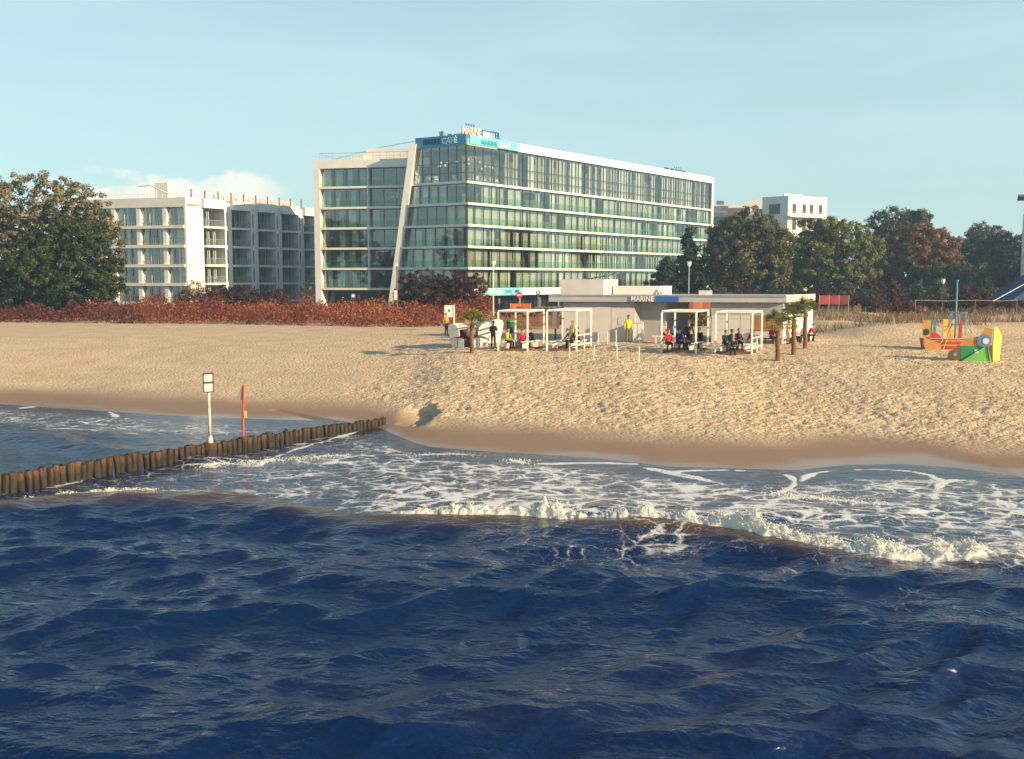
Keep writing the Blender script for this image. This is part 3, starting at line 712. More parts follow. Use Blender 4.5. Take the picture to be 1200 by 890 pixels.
# café furniture behind the top glazing
lamp = MB(); lamp.ball((0, 0, 0), (0.28, 0.28, 0.22), 8, 6); LAMPM = lamp.mesh('lamp_shade', mat('lamp_shade', (0.8, 0.78, 0.7), 0.7), smooth=True)
chm = MB(); chm.box(-0.25, 0.25, -0.25, 0.25, 0.42, 0.5); chm.box(-0.25, 0.25, 0.2, 0.26, 0.5, 1.0)
for a in (-.22, .2):
    for b in (-.22, .2): chm.box(a, a + .04, b, b + .04, 0, .42)
CHM = chm.mesh('chair', mat('cafe_chair', (0.7, 0.68, 0.62), 0.6))
for k in range(16):
    F_, u = (FC, rng.uniform(LCB - LCT + 1, LCB - 1)) if k < 7 else (FR, rng.uniform(0.8, 9))
    link_mesh('cafe_chair', CHM, F_.p(u, -rng.uniform(0.6, 1.3), 21.23), rng.uniform(0, 6), hotel)
for k in range(14):
    F_, u = (FC, rng.uniform(LCB - LCT + 1, LCB - 1)) if k < 6 else (FR, rng.uniform(0.8, 10))
    link_mesh('pendant_lamp', LAMPM, F_.p(u, -rng.uniform(0.8, 2.4), rng.uniform(23.6, 25.2)), 0, hotel)
# leaning white fin
mb = MB()
def lean_at(z): return LCB - (LCB - LCT) * (z - SL[0]) / (ZT - SL[0])
ub = LCB - lean_at(ZG) - 0.3; ut = LCB - lean_at(27.3) - 0.3
FN = Fr(FC.p(0, 0, 0), (0.97, -0.215))
def finpt(u, v, z):
    p = FC.p(u, 0.5, 0); q = Vector((p.x, p.y, z)); return q + Vector((FN.n.x, FN.n.y, 0)) * v
fw = 1.25
corn = []
for z, u in ((ZG, ub), (27.2, ut)):
    for du, v in ((-0.45, 0.5), (0.6, 0.5), (0.6, -5.0), (-0.45, -5.0)):
        b_ = finpt(u, 0, z); corn.append(b_ + Vector((FN.d.x * du, FN.d.y * du, 0)) + Vector((FN.n.x * v, FN.n.y * v, 0)))
mb.hexa(corn); mb.build('leaning_fin', WHITE, hotel)
# signs
ztb = 26.62
mb = MB(); mb.fbox(FC, LCB - LCT + 0.1, LCB + 0.15, 0.22, 0.42, ztb, 28.15); sb = mb.build('sign_band', TEAL, hotel)
me, w = text_mesh('MARINE', 0.95, SIGNB, 0.04, 0.005, 3.3); place_text('lettering', me, FC, LCB - LCT + 1.7, 0.47, ztb + 0.3, hotel)
me, w = text_mesh('CAFÉ', 1.15, SIGNW, 0.04, 0.01, 2.7); place_text('lettering', me, FC, LCB - LCT + 5.15, 0.47, ztb + 0.3, hotel)
mb = MB(); mb.fbox(FR, 0.28, 12.6, 0.27, 0.42, 26.78, 28.12); mb.build('sign_band', TEALL, hotel)
me, w = text_mesh('MARINE', 0.75, TEAL, 0.04, 0.005, 4.0); place_text('lettering', me, FR, 3.0, 0.47, ztb + 0.3, hotel)
me, w = text_mesh('CAFÉ', 0.9, SIGNW, 0.04, 0.01, 3.0); place_text('lettering', me, FR, 7.2, 0.47, ztb + 0.3, hotel)
roof_sign = MB()
for u in np.arange(0.8, 10.0, 1.3): roof_sign.fbox(FR, u, u + 0.07, -1.6, -1.5, 27.5, 29.3)
roof_sign.fbox(FR, 0.5, 10.2, -1.6, -1.5, 28.55, 28.62)
rs = roof_sign.build('sign_frame', GREYM, hotel)
me, w = text_mesh('MARINE', 1.15, SIGNR, 0.08, 0.01, 4.6); place_text('lettering', me, FR, 0.6, -1.42, 28.45, hotel)
me, w = text_mesh('HOTEL', 1.15, SIGNBL, 0.08, 0.01, 4.6); place_text('lettering', me, FR, 5.5, -1.42, 28.45, hotel)
star = MB(); pts_ = []
for k in range(10):
    r_ = 0.24 if k % 2 == 0 else 0.1; a_ = math.pi / 2 + k * math.pi / 5; pts_.append((r_ * math.cos(a_), 0, r_ * math.sin(a_)))
star.prism(pts_, (0, 0.06, 0)); STAR = star.mesh('star', SIGNB)
for k in range(4): link_mesh('star', STAR, FR.p(1.6 + k * 0.62, -1.4, 29.95), FR.rz, hotel)
sm = MB(); sm.fbox(FR, 1.2, 4.0, -1.58, -1.52, 29.64, 29.68); sm.build('sign_frame', GREYM, hotel)
# far end sign, standing on the back edge and read from the other side
FB = Fr(FR.p(LR, -6, 0), -dR)
me, w = text_mesh('MARINE', 1.5, SIGNB, 0.08, 0.012, 9.0); place_text('lettering', me, FB, 0.6, 0.0, 28.25, hotel)
mb = MB(); mb.fbox(FB, 0.4, 10, -0.14, -0.08, 28.05, 28.2); mb.build('sign_frame', GREYM, hotel)
for k in range(4): link_mesh('star', STAR, FB.p(2.5 + k * 0.9, 0, 30.1), FB.rz, hotel)
# ground floor: dark glazing under the slab, teal sign board on the white band
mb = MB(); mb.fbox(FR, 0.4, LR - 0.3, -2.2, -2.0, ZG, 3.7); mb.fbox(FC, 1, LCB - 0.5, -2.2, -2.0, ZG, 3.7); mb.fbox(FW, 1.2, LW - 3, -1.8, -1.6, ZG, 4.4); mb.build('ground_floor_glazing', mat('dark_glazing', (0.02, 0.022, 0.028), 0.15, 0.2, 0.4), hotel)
for k in range(14):
    mb = MB(); mb.fbox(FR, 3 + k * 5.6, 3.5 + k * 5.6, -1.2, -0.7, ZG, 3.74); mb.build('column', mat('column_grey', (0.16, 0.15, 0.15), 0.7), hotel)
mb = MB(); mb.fbox(FR, 1.8, 12.8, 0.92, 1.02, 3.85, 4.85); mb.build('sign_board', TEALL, hotel)
for a, b, m_ in ((2.4, 3.3, SIGNW), (4.0, 5.0, SIGNW), (5.6, 7.4, SIGNW), (8.2, 9.8, TEAL), (10.8, 11.8, SIGNBL)):
    mb = MB(); mb.fbox(FR, a, b, 1.03, 1.06, 4.1, 4.6); mb.build('sign_mark', m_, hotel)
# ---- left wing
mb = MB()
mb.fbox(FW, 0, 1.05, -14, 0.95, ZG, 25.4)
mb.fbox(FW, 1.05, LW, -14, 0.95, 24.1, 25.4)
mb.build('wing_frame', WHITE, hotel)
for i, z in enumerate(SL):
    zt = (SL[i + 1] - 0.34) if i < 5 else 24.1; h = zt - z
    mb = MB(); mb.fbox(FW, 1.06, LW, -4, 0.93, z - 0.34, z); mb.build('floor_slab', WHITE, hotel)
    mull = MB(); n = 8; w = (LW - 1.05 - 1.6) / n
    for k in range(n):
        u = 1.05 + k * w
        put_pane('wing_pane', FW, u + 0.05, -0.12, z + 0.03, w - 0.1, h - 0.06, GLASS, hotel)
        mull.fbox(FW, u - 0.04, u + 0.04, -0.22, -0.06, z + 0.002, zt - 0.002)
        pr = 0.75 if k < 4 else 0.35
        if rng.random() < pr: put_curtain(FW, u + 0.1 + rng.choice([0, 0.5]), -0.6, z + 0.02, w * rng.choice([.35, .5, .6]), h - 0.08, CURT if rng.random() < .7 else CURT3, hotel)
    mull.fbox(FW, 1.06, LW - 1, -0.2, -0.08, zt - 0.1, zt - 0.003)
    mull.build('mullion', DARKF, hotel)
    mb = MB(); mb.fbox(FW, 9.15, 9.3, -0.05, 0.85, z + 0.003, zt - 0.003); mb.build('party_screen', WHITE, hotel)
    for k in range(4): put_pane('balustrade', FW, 1.1 + k * 4.0, 0.82, z + 0.02, 3.94, 1.05, RAILG, hotel)
me, w = text_mesh('OPEN', 0.75, SIGNW, 0.02, 0.01, 1.8); place_text('lettering', me, FW, 12.8, 0.0, 19.4, hotel)
# roof structures
mb = MB(); mb.fbox(FW, 7.2, 18, -9, -4.0, 25.4, 27.7); mb.fbox(FW, 5, 7.19, -7, -3, 25.4, 26.6); mb.build('roof_house', WHITE2, hotel)
mb = MB(); mb.fbox(FC, LCB - LCT - 2.3, LCB - LCT + 3, -16, -9, 24, 29.6); mb.fbox(FC, LCB - LCT + 3.0, LCB - 0.5, -9, -5.5, 27.5, 29.3); mb.build('roof_house', WHITE2, hotel)
mb = MB()
for u in np.arange(0.8, LW - 2, 1.15): mb.tube([FW.p(u, 0.3, 25.4), FW.p(u, 0.3, 26.55)], 0.03, 5)
mb.tube([FW.p(0.8, 0.3, 26.55), FW.p(LW - 2, 0.3, 26.55)], 0.035, 5); mb.tube([FW.p(0.8, 0.3, 26.0), FW.p(LW - 2, 0.3, 26.0)], 0.02, 5)
mb.tube([FW.p(0.8, 0.3, 26.55), FW.p(0.8, -8, 26.55)], 0.03, 5)
mb.tube([FW.p(2.0, -4, 26.2), FW.p(9, -6, 28.1), FW.p(16, -5, 28.9), FW.p(17.4, -4, 28.2)], 0.05, 5)
mb.build('roof_railing', GREYM, hotel)
mb = MB()
for u, v, hh_ in ((LCB - LCT + 2, -4, 1.6), (LCB - LCT + 4.5, -5, 0.9), (LCB - LCT + 3.2, -4.5, 1.2)): mb.fbox(FC, u, u + 0.8, v, v + 0.6, 27.5, 27.9 + hh_)
mb.build('roof_unit', GREYM, hotel)
mb = MB()
for u in (20, 30, 47): mb.tube([FR.p(u, -7, 28), FR.p(u, -7, 30)], 0.05, 5)
mb.build('roof_mast', GREYM, hotel)

# ------------------------------------------------------------------ apartment block with balconies
AC = Vector((-53.7, 171.0)); aR = Vector((0.505, 0.863)); aL = Vector((0.955, -0.297))
FA = Fr(AC, aR); LA = 31.0; FL = Fr(AC - aL.normalized() * 21.0, aL); LL = 21.0
AZ = [2.5, 5.67, 8.78, 12.0, 15.2]; AT, AP = 18.2, 19.76
apart = thing('apartment_block', (-52, 185, 1.5), 'five storey white apartment block with stepped rows of balconies beside the hotel', 'building')
mb = MB(); mb.prism([FL.p(0, 0, AT), FL.p(LL, 0, AT), FA.p(6, 0, AT), FA.p(LA, 0, AT), FA.p(LA, -14, AT), FL.p(0, -12, AT)], (0, 0, 0.5)); mb.build('roof', WHITE2, apart)
mb = MB(); mb.prism([FL.p(0.4, -2.6, 1.5), FL.p(LL - 2.5, -2.6, 1.5), FA.p(LA - .3, -2.6, 1.5), FA.p(LA - .3, -14, 1.5), FL.p(0.4, -12, 1.5)], (0, 0, AT - 1.5)); mb.build('inner_wall', ROOM, apart)
mb = MB(); mb.fbox(FL, 0, LL, -0.4, 0.35, AT, AP); mb.build('parapet', WHITE2, apart)
for z in AZ[1:] + [AZ[0]]:
    mb = MB(); mb.fbox(FL, 0, LL - 0.35, -2.6, 0.55, z - 0.5, z); mb.build('balcony_slab', WHITE2, apart)
piers = [0.2, 6.2, 11.2, 17.0 - 0.6]
for i, z in enumerate(AZ):
    zt = (AZ[i + 1] - 0.5) if i < 4 else AT; h = zt - z
    spans = [(0.9, 2.2), (2.9, 6.2), (7.1, 11.2), (12.1, 16.3), (17.1, LL - 0.4)]
    for a, b in spans:
        n = 2 if b - a < 3.5 else 3; w = (b - a) / n; mull = MB()
        for k in range(n):
            put_pane('window_pane', FL, a + k * w + 0.05, -0.4, z + 0.03, w - 0.1, h - 0.06, GLASS, apart)
            mull.fbox(FL, a + k * w - 0.05, a + k * w + 0.05, -0.48, -0.34, z + 0.002, zt - 0.002)
            if rng.random() < 0.6: put_curtain(FL, a + k * w + 0.1, -0.8, z + 0.02, w * rng.choice([.3, .45]), h - 0.08, CURT3 if rng.random() < .5 else CURT2, apart)
        mull.build('mullion', DARKF if rng.random() < .5 else WHITE2, apart)
    for a in (0.1, 6.25, 11.25, 16.4):
        mb = MB(); mb.fbox(FL, a, a + 0.75, -0.95, 0.2, z + 0.002, zt - 0.002); mb.build('pier', WHITE, apart)
    mb = MB()
    for a, b in spans[1:]:
        for u in np.arange(a, b, 0.45): mb.fbox(FL, u, u + 0.035, 0.05, 0.09, z + 0.002, z + 1.0)
        mb.fbox(FL, a, b, 0.04, 0.1, z + 1.0, z + 1.05)
    mb.build('balcony_railing', GREYM, apart)
mb = MB(); mb.fbox(FL, LL - 0.34, LL, -2.6, 0.33, 1.5, AT - 0.002); mb.fbox(FA, 0.01, 3.1, -2.2, 0.0, 1.5, AT + 0.6); mb.fbox(FA, 0.02, 3.1, -2.2, -0.02, AT + .6, AP); mb.build('corner_wall', WHITE, apart)
# stepped bays along the long side
bays = [(3.1, 8.0), (9.6, 14.2), (15.9, 20.4), (22.0, 26.4), (28.0, 31.0)]
for bi, (a, b) in enumerate(bays):
    mb = MB(); mb.fbox(FA, a, b, -2.5, 0.75, AT + 0.003, AP - 0.05); mb.fbox(FA, b - 0.35, b, -2.5, 0.72, 1.5, AT); mb.fbox(FA, a, a + 0.3, -2.5, 0.1, 1.5, AT); mb.build('bay_frame', WHITE, apart)
    for i, z in enumerate(AZ):
        zt = (AZ[i + 1] - 0.35) if i < 4 else AT
        mb = MB(); mb.fbox(FA, a + 0.31, b - 0.36, -2.4, 0.7, z - 0.35, z - 0.002); mb.build('balcony_slab', WHITE, apart)
        w = (b - a - 0.75) / 3; mull = MB()
        for k in range(3):
            u = a + 0.35 + k * w
            put_pane('window_pane', FA, u + 0.04, -0.4, z + 0.03, w - 0.08, zt - z - 0.06, GLASS, apart)
            mull.fbox(FA, u - 0.03, u + 0.03, -0.48, -0.34, z + 0.002, zt - 0.002)
            if rng.random() < 0.5: put_curtain(FA, u + 0.1, -0.8, z + 0.02, w * .4, zt - z - 0.08, CURT3, apart)
        mull.build('mullion', DARKF, apart)
        mb = MB()
        for u in np.arange(a + .35, b - .4, 0.3): mb.fbox(FA, u, u + 0.06, 0.58, 0.62, z + 0.0, z + 1.0)
        mb.fbox(FA, a + .32, b - .37, 0.57, 0.63, z + 1.0, z + 1.06); mb.build('balcony_railing', GREYM, apart)
    if bi < 4:
        nx = bays[bi + 1][0]
        mb = MB(); mb.fbox(FA, b + 0.001, nx - 0.001, -2.5, -0.05, 1.5, AP - 0.35); mb.build('wall', WHITE, apart)
        for i, z in enumerate(AZ):
            mb = MB(); mb.fbox(FA, b + 0.55, b + 1.0, -0.04, -0.01, z + 0.2, z + 2.6); mb.build('slit_window', mat('slit_window', (0.03, 0.05, 0.10), 0.2, 0.2, 2), apart)
# roof terrace: rust coloured posts, rail, stair house
for k, u in enumerate(np.arange(2.0, 30, 3.0)):
    mb = MB(); mb.fbox(FA, u, u + 0.16, -1.2, -1.04, AT + 0.5, AP + 1.5); mb.build('terrace_post', mat('rust_post', (0.22, 0.09, 0.07), 0.8, 0.15, 2), apart)
mb = MB(); mb.fbox(FA, 9, 29, -3.2, -3.0, AT + .5, AP + 1.2); mb.build('terrace_screen', mat('screen_grey', (0.42, 0.40, 0.42), 0.7, 0.1, 1), apart)
mb = MB(); mb.fbox(FL, 12.0, 14.6, -6, -4, AT + 0.5, AP + 2.9); mb.build('stair_house', WHITE2, apart)
mb = MB()
for u in np.arange(0.6, 19, 1.1): mb.tube([FL.p(u, -0.5, AP - .3), FL.p(u, -0.5, AP + 0.7)], 0.03, 5)
mb.tube([FL.p(0.6, -0.5, AP + .7), FL.p(19, -.5, AP + .7)], 0.03, 5)
mb.tube([FL.p(9.6, -3, AP + 2.3), FL.p(12, -3, AP + 2.4), FL.p(16, -3, AP + .7)], 0.12, 5)
for u in (9.7, 11.5, 13): mb.tube([FL.p(u, -3, AT), FL.p(u, -3, AP + 2.0)], 0.08, 5)
mb.build('roof_railing', WHITE2, apart)

# ------------------------------------------------------------------ white blocks beyond the trees
def far_block(label, px_corner, Y, ztop, dr, lr, dl, ll, z0=1.5, wins=True):
    c = at_y(px_corner, 300, Y); fr = Fr((c.x, c.y), dr); fl = Fr(Vector((c.x, c.y)) - Vector(dl).normalized() * ll, dl)
    t = thing('far_apartment_house', (c.x, c.y, z0), label, 'building', 'apartment houses beyond the trees')
    mb = MB(); mb.prism([fl.p(0, 0, z0), Vector((c.x, c.y, z0)), fr.p(lr, 0, z0), fr.p(lr, 0, z0) + (fl.p(0, 0, z0) - Vector((c.x, c.y, z0)))], (0, 0, ztop - z0)); mb.build('wall', WHITE, t)
    return t, fr, fl
WIN = mat('far_window', (0.06, 0.05, 0.05), 0.2, 0.3, 1)
def far_window(t, F, u0, u1, z0, z1, m_=None):
    mb = MB(); mb.fbox(F, u0, u1, -0.02, 0.06, z0, z1); w_ = mb.build('window', mat('wood_frame', (0.30, 0.16, 0.10), 0.6), t)
    mb = MB(); mb.fbox(F, u0 + 0.12, u1 - 0.12, 0.061, 0.075, z0 + 0.12, z1 - 0.12); mb.build('pane', m_ or WIN, w_)
t, fr, fl = far_block('sunlit white apartment house with long balcony beyond the trees', 922, 280, 28.6, (0.88, 0.47), 14.2, (0.70, -0.71), 8)
for u in (1.6, 5.2, 7.8, 11.2): far_window(t, fr, u, u + 1.3, 24.0, 26.5)
for u in (1.6, 5.2, 7.8, 11.2): far_window(t, fr, u, u + 1.4, 19.5, 22.6)
far_window(t, fl, 2.2, 5.6, 23.8, 26.6); far_window(t, fl, 2.2, 5.6, 19.8, 22.0)
mb = MB(); mb.fbox(fr, -0.8, 11, 0.01, 1.8, 22.85, 23.2); mb.build('balcony_slab', WHITE, t)
mb = MB()
for u in np.arange(-0.6, 11, 0.9): mb.fbox(fr, u, u + 0.08, 1.65, 1.72, 23.2, 24.3)
mb.fbox(fr, -0.7, 11, 1.63, 1.73, 24.3, 24.38); mb.build('balcony_railing', GREYM, t)
mb = MB(); mb.fbox(fr, 11.2, 17, -8, 2.5, 1.5, 22.6); mb.build('side_wing', WHITE, t)
for u in (12.5, 15): far_window(t, Fr(fr.p(0, 2.5, 0), fr.d), u, u + 1.2, 18.5, 21.5)
mb = MB()
for u in np.arange(11.2, 17.1, 1.1): mb.fbox(fr, u, u + 0.08, 2.3, 2.38, 22.6, 24.0)
mb.fbox(fr, 11.2, 17.1, 2.3, 2.38, 24.0, 24.1); mb.fbox(fr, 1, 8, -3, -2.8, 28.6, 29.4); mb.build('roof_railing', GREYM, t)
t, fr2, fl2 = far_block('shaded white apartment house with recessed balconies beyond the trees', 904, 296, 28.8, (0.88, 0.47), 4, (0.985, -0.17), 7.0)
far_window(t, fl2, 2.4, 4.6, 23.5, 26.2); far_window(t, fl2, 2.4, 4.6, 19.5, 22.2)
mb = MB(); mb.fbox(fl2, 5.0, 7.02, -1, 0.03, 22, 27.6); mb.build('recess', mat('brick_recess', (0.20, 0.11, 0.09), 0.8), t)
t, fr3, fl3 = far_block('grey clad apartment house with louvred upper floors beyond the trees', 877, 304, 27.9, (0.88, 0.47), 4, (0.985, -0.17), 10.5)
mb = MB(); mb.fbox(fl3, 4.5, 10.3, 0.01, 0.2, 14, 27.0); mb.build('recess', mat('brick_recess', (0.20, 0.11, 0.09), 0.8), t)
mb = MB(); mb.fbox(fl3, -0.2, 4.4, 0.02, 0.3, 12, 27.6); mb.build('cladding', mat('slate_cladding', (0.16, 0.19, 0.23), 0.5, 0.2, 0.5), t)
for k in range(10):
    mb = MB(); mb.fbox(fl3, -0.1, 4.3, 0.31, 0.42, 13.5 + k * 1.35, 13.9 + k * 1.35); mb.build('louvre', GREYM, t)
mb = MB(); mb.fbox(fl3, 1.0, 3.2, -3, -1, 27.9, 29.2); mb.build('chimney', mat('slate_cladding', (0.2, 0.2, 0.2)), t)
# narrow tower cut by the right edge of the view
c = at_y(1197.5, 300, 150)
tw = thing('glass_tower', (c.x + 4, 154, 1.5), 'grey panelled tower with a flat overhanging top beyond the right trees', 'building')
FT = Fr((c.x, 150), (0.9, -0.43))
mb = MB(); mb.fbox(FT, 0, 8, -8, 0, 1.5, 15.9); mb.build('wall', mat('tower_panel', (0.50, 0.53, 0.55), 0.4, 0.2, 0.5), tw)
mb = MB(); mb.fbox(FT, 0.5, 7.5, -7, -0.4, 15.9, 18.2); mb.build('top_storey', GREYM, tw)
mb = MB(); mb.fbox(FT, -0.9, 8.5, -8.5, 0.6, 18.2, 18.5); mb.build('roof', GREYM, tw)
for k in range(8):
    put_pane('window_pane', FT, 0.25, 0.03, 2.2 + k * 1.7, 3.4, 1.4, GLASSD, tw)
    put_pane('window_pane', FT, 4.0, 0.03, 2.2 + k * 1.7, 3.4, 1.4, GLASSD, tw)
mb = MB()
for u in np.arange(-0.0, 8, 0.8): mb.tube([FT.p(u, 0.1, 15.9), FT.p(u, 0.1, 16.9)], 0.03, 5)
mb.tube([FT.p(0, 0.1, 16.9), FT.p(8, 0.1, 16.9)], 0.04, 5); mb.build('railing', GREYM, tw)
# ------------------------------------------------------------------ vegetation
BARK = mat('bark', (0.085, 0.062, 0.045), 0.9, 0.3, 6, 0.6, 18, stretch=(1, 1, 0.3))
def leaves_mesh(name, C, Nrm, size, tone, m, aspect=0.6, rs=None):
    """one small bent leaf-spray face per centre"""
    n = len(C); rs = rs or np.random.RandomState(1)
    Nrm = Nrm / (np.linalg.norm(Nrm, axis=1, keepdims=True) + 1e-9)
    a = np.cross(Nrm, rs.normal(0, 1, (n, 3))); a /= np.linalg.norm(a, axis=1, keepdims=True) + 1e-9
    b = np.cross(Nrm, a)
    s = size[:, None] if np.ndim(size) else size
    k = rs.uniform(0.6, 1.3, (n, 1)) * s
    v0 = C - a * k; v1 = C - b * k * aspect + Nrm * k * 0.25; v2 = C + a * k; v3 = C + b * k * aspect + Nrm * k * 0.25
    V = np.stack([v0, v1, v2, v3], 1).reshape(-1, 3)
    F = np.arange(4 * n).reshape(n, 4)
    return np_mesh(name, V, F, m, False, {'tone': ('FACE', np.clip(tone, 0, 1))})
def crown_points(blobs, per_m3, rs, shell=0.55, clump=0.9, dens=1.3):
    """blobs: (centre, radii). Leaf centres gathered into clumps on and inside every blob"""
    C = []; Nn = []; T = []
    for c, r in blobs:
        c = np.array(c); r = np.array(r)
        vol = r[0] * r[1] * r[2]
        ncl = int(max(10, dens * (r[0] * r[1] + r[1] * r[2] + r[0] * r[2]) / clump ** 2))
        d = rs.normal(0, 1, (ncl, 3)); d /= np.linalg.norm(d, axis=1, keepdims=True)
        rad = shell + (1.08 - shell) * rs.rand(ncl) ** 0.5
        cc = c + d * rad[:, None] * r
        nl = per_m3
        cr = clump * rs.uniform(0.45, 1.0, ncl)
        e = rs.normal(0, 1, (ncl, nl, 3)); e /= np.linalg.norm(e, axis=2, keepdims=True)
        p = cc[:, None] + e * (rs.rand(ncl, nl, 1) ** 0.45) * cr[:, None, None] * np.array([1, 1, 0.72])
        nn = e * 0.8 + rs.normal(0, 0.5, e.shape) + np.array([0, 0, 0.35]) + d[:, None] * 0.4
        C.append(p.reshape(-1, 3)); Nn.append(nn.reshape(-1, 3))
        T.append((rs.rand(ncl, 1) * 0.55 + rs.rand(ncl, nl) * 0.45).ravel())
    return np.vstack(C), np.vstack(Nn), np.concatenate(T)
def limb(mb, a, b, r0, r1, rs, n=5):
    a = np.array(a, float); b = np.array(b, float); P = []
    for i in range(n + 1):
        t = i / n; P.append(a * (1 - t) + b * t + rs.normal(0, 0.03 * np.linalg.norm(b - a), 3) * (0 < i < n))
    mb.tube(P, [r0 + (r1 - r0) * i / n for i in range(n + 1)], 7)
def tree(name, base, blobs, label, lm, leaf=0.24, per=46, clump=0.9, trunk_r=0.28, seed=1, group=None, cat='tree', trunk_h=None, shell=0.55, dens=1.6):
    rs = np.random.RandomState(seed)
    t = thing(name, base, label, cat, group)
    wb = [((base[0] + c[0], base[1] + c[1], base[2] + c[2]), r) for c, r in blobs]
    mb = MB(); top = max(c[2] for c, r in blobs); th = trunk_h or top * 0.55
    p0 = np.array(base); fork = p0 + np.array([rs.normal(0, .2), rs.normal(0, .2), th])
    limb(mb, p0 - np.array([0, 0, 0.3]), fork, trunk_r, trunk_r * 0.6, rs, 6)
    for c, r in wb:
        limb(mb, fork * 0.75 + p0 * 0.25, np.array(c), trunk_r * 0.45, trunk_r * 0.12, rs)
        for _ in range(3):
            d = rs.normal(0, 1, 3); d /= np.linalg.norm(d); limb(mb, np.array(c) * 0.7 + fork * 0.3, np.array(c) + d * np.array(r) * 0.8, trunk_r * 0.2, trunk_r * 0.05, rs, 4)
    mb.build('trunk', BARK, t, True)
    C, Nn, T = crown_points(wb, per, rs, shell, clump, dens)
    C = C - np.array(base)
    me = leaves_mesh('crown', C, Nn, leaf, T, lm, 0.6, rs)
    link_mesh('crown', me, base, 0, t)
    return t
L_SILVER = leaf_mat('silver_leaves', [(0.04, 0.045, 0.018), (0.10, 0.092, 0.04), (0.26, 0.215, 0.105), (0.42, 0.36, 0.22)], 0.2)
L_DARK = leaf_mat('dark_green_leaves', [(0.016, 0.028, 0.008), (0.03, 0.048, 0.010), (0.055, 0.075, 0.016), (0.10, 0.105, 0.026)], 0.25)
L_OLIVE = leaf_mat('olive_leaves', [(0.03, 0.04, 0.018), (0.075, 0.085, 0.03), (0.16, 0.15, 0.05), (0.25, 0.205, 0.075)], 0.25)
L_YGREEN = leaf_mat('yellow_green_leaves', [(0.03, 0.05, 0.018), (0.10, 0.125, 0.036), (0.21, 0.21, 0.055), (0.31, 0.275, 0.08)], 0.3)
L_RUST = leaf_mat('rust_leaves', [(0.045, 0.034, 0.018), (0.14, 0.078, 0.032), (0.27, 0.13, 0.05), (0.34, 0.20, 0.08)], 0.3)
L_TEAL = leaf_mat('blue_green_leaves', [(0.022, 0.035, 0.024), (0.05, 0.07, 0.042), (0.11, 0.125, 0.06), (0.18, 0.17, 0.08)], 0.25)
L_PINE = leaf_mat('pine_needles', [(0.010, 0.020, 0.018), (0.018, 0.032, 0.024), (0.03, 0.048, 0.03), (0.05, 0.06, 0.032)], 0.12)
L_MAROON = leaf_mat('maroon_leaves', [(0.028, 0.012, 0.014), (0.05, 0.020, 0.018), (0.085, 0.032, 0.026), (0.12, 0.05, 0.035)], 0.15)
L_RED = leaf_mat('red_leaves', [(0.07, 0.02, 0.016), (0.15, 0.035, 0.022), (0.24, 0.07, 0.035), (0.30, 0.13, 0.06)], 0.25)
L_HEDGE = leaf_mat('hedge_leaves', [(0.06, 0.02, 0.016), (0.18, 0.045, 0.024), (0.33, 0.095, 0.036), (0.44, 0.19, 0.075)], 0.25)
L_DRY = leaf_mat('dry_grass', [(0.12, 0.085, 0.05), (0.22, 0.15, 0.085), (0.32, 0.22, 0.13), (0.40, 0.30, 0.19)], 0.3)

def bpt(px, Y, z=1.55): p = at_y(px, 300, Y); return (p.x, Y, z)
def blob(px, py, rx, ry, base, Y):       # crown blob by its place and half-size in photo pixels
    p = at_y(px, py, Y); k = Y / 1200.0
    return ((p.x - base[0], p.y - base[1], p.z - base[2]), (rx * k, min(rx, ry * 1.4) * k, ry * k))
# the two broad trees on the left
b = bpt(28, 126)
tree('poplar_tree', b, [blob(-20, 250, 55, 45, b, 126), blob(40, 246, 55, 40, b, 127), blob(88, 255, 46, 36, b, 126), blob(112, 290, 30, 40, b, 126), blob(-75, 275, 50, 50, b, 128), blob(0, 295, 50, 50, b, 127), blob(-20, 320, 60, 30, b, 127)],
     'silvery pale leaved poplar rising behind the dark green tree', L_SILVER, 0.17, 70, 0.9, 0.42, 21, None, 'tree', None, 0.5, 1.5)
b = bpt(72, 114)
tree('broadleaf_tree', b, [blob(75, 285, 45, 40, b, 114), blob(45, 315, 52, 36, b, 114), blob(105, 318, 38, 36, b, 114), blob(78, 335, 58, 24, b, 113), blob(15, 335, 30, 22, b, 114), blob(128, 338, 18, 22, b, 113)],
     'dense dark green broad tree beside the pale apartment block', L_DARK, 0.15, 80, 0.75, 0.4, 22, None, 'tree', None, 0.5, 1.8)
# maroon bushes
def bush(px, Y, w, h, label, lm, seed, grp, leaf=0.10, per=26, name='bush', clump=0.42):
    b_ = bpt(px, Y); k = Y / 1200.0; rs = np.random.RandomState(seed)
    bl = []
    for i in range(max(2, int(w / h * 1.5))):
        f = (i + 0.5) / max(2, int(w / h * 1.5)) - 0.5
        bl.append(((f * w * 0.75 * k, rs.normal(0, .4), h * k * (0.52 - 0.5 * f * f)), (w * 0.28 * k, w * 0.25 * k, h * k * (0.5 - 0.4 * f * f))))
    return tree(name, b_, bl, label, lm, leaf, per, clump, 0.08, seed, grp, 'bush', h * k * 0.2, 0.2, 4.0)
bush(519, 118, 116, 60, 'big rounded maroon bush in front of the hotel corner', L_MAROON, 31, None, 0.10, 40)
bush(232, 128, 60, 34, 'low maroon bush beside the sapling below the apartment block', L_MAROON, 32, 'maroon bushes below the apartments')
bush(272, 132, 62, 38, 'maroon bush in the middle of the row below the apartments', L_MAROON, 33, 'maroon bushes below the apartments')
bush(312, 128, 58, 34, 'maroon bush nearest the hotel wing below the apartments', L_MAROON, 34, 'maroon bushes below the apartments')
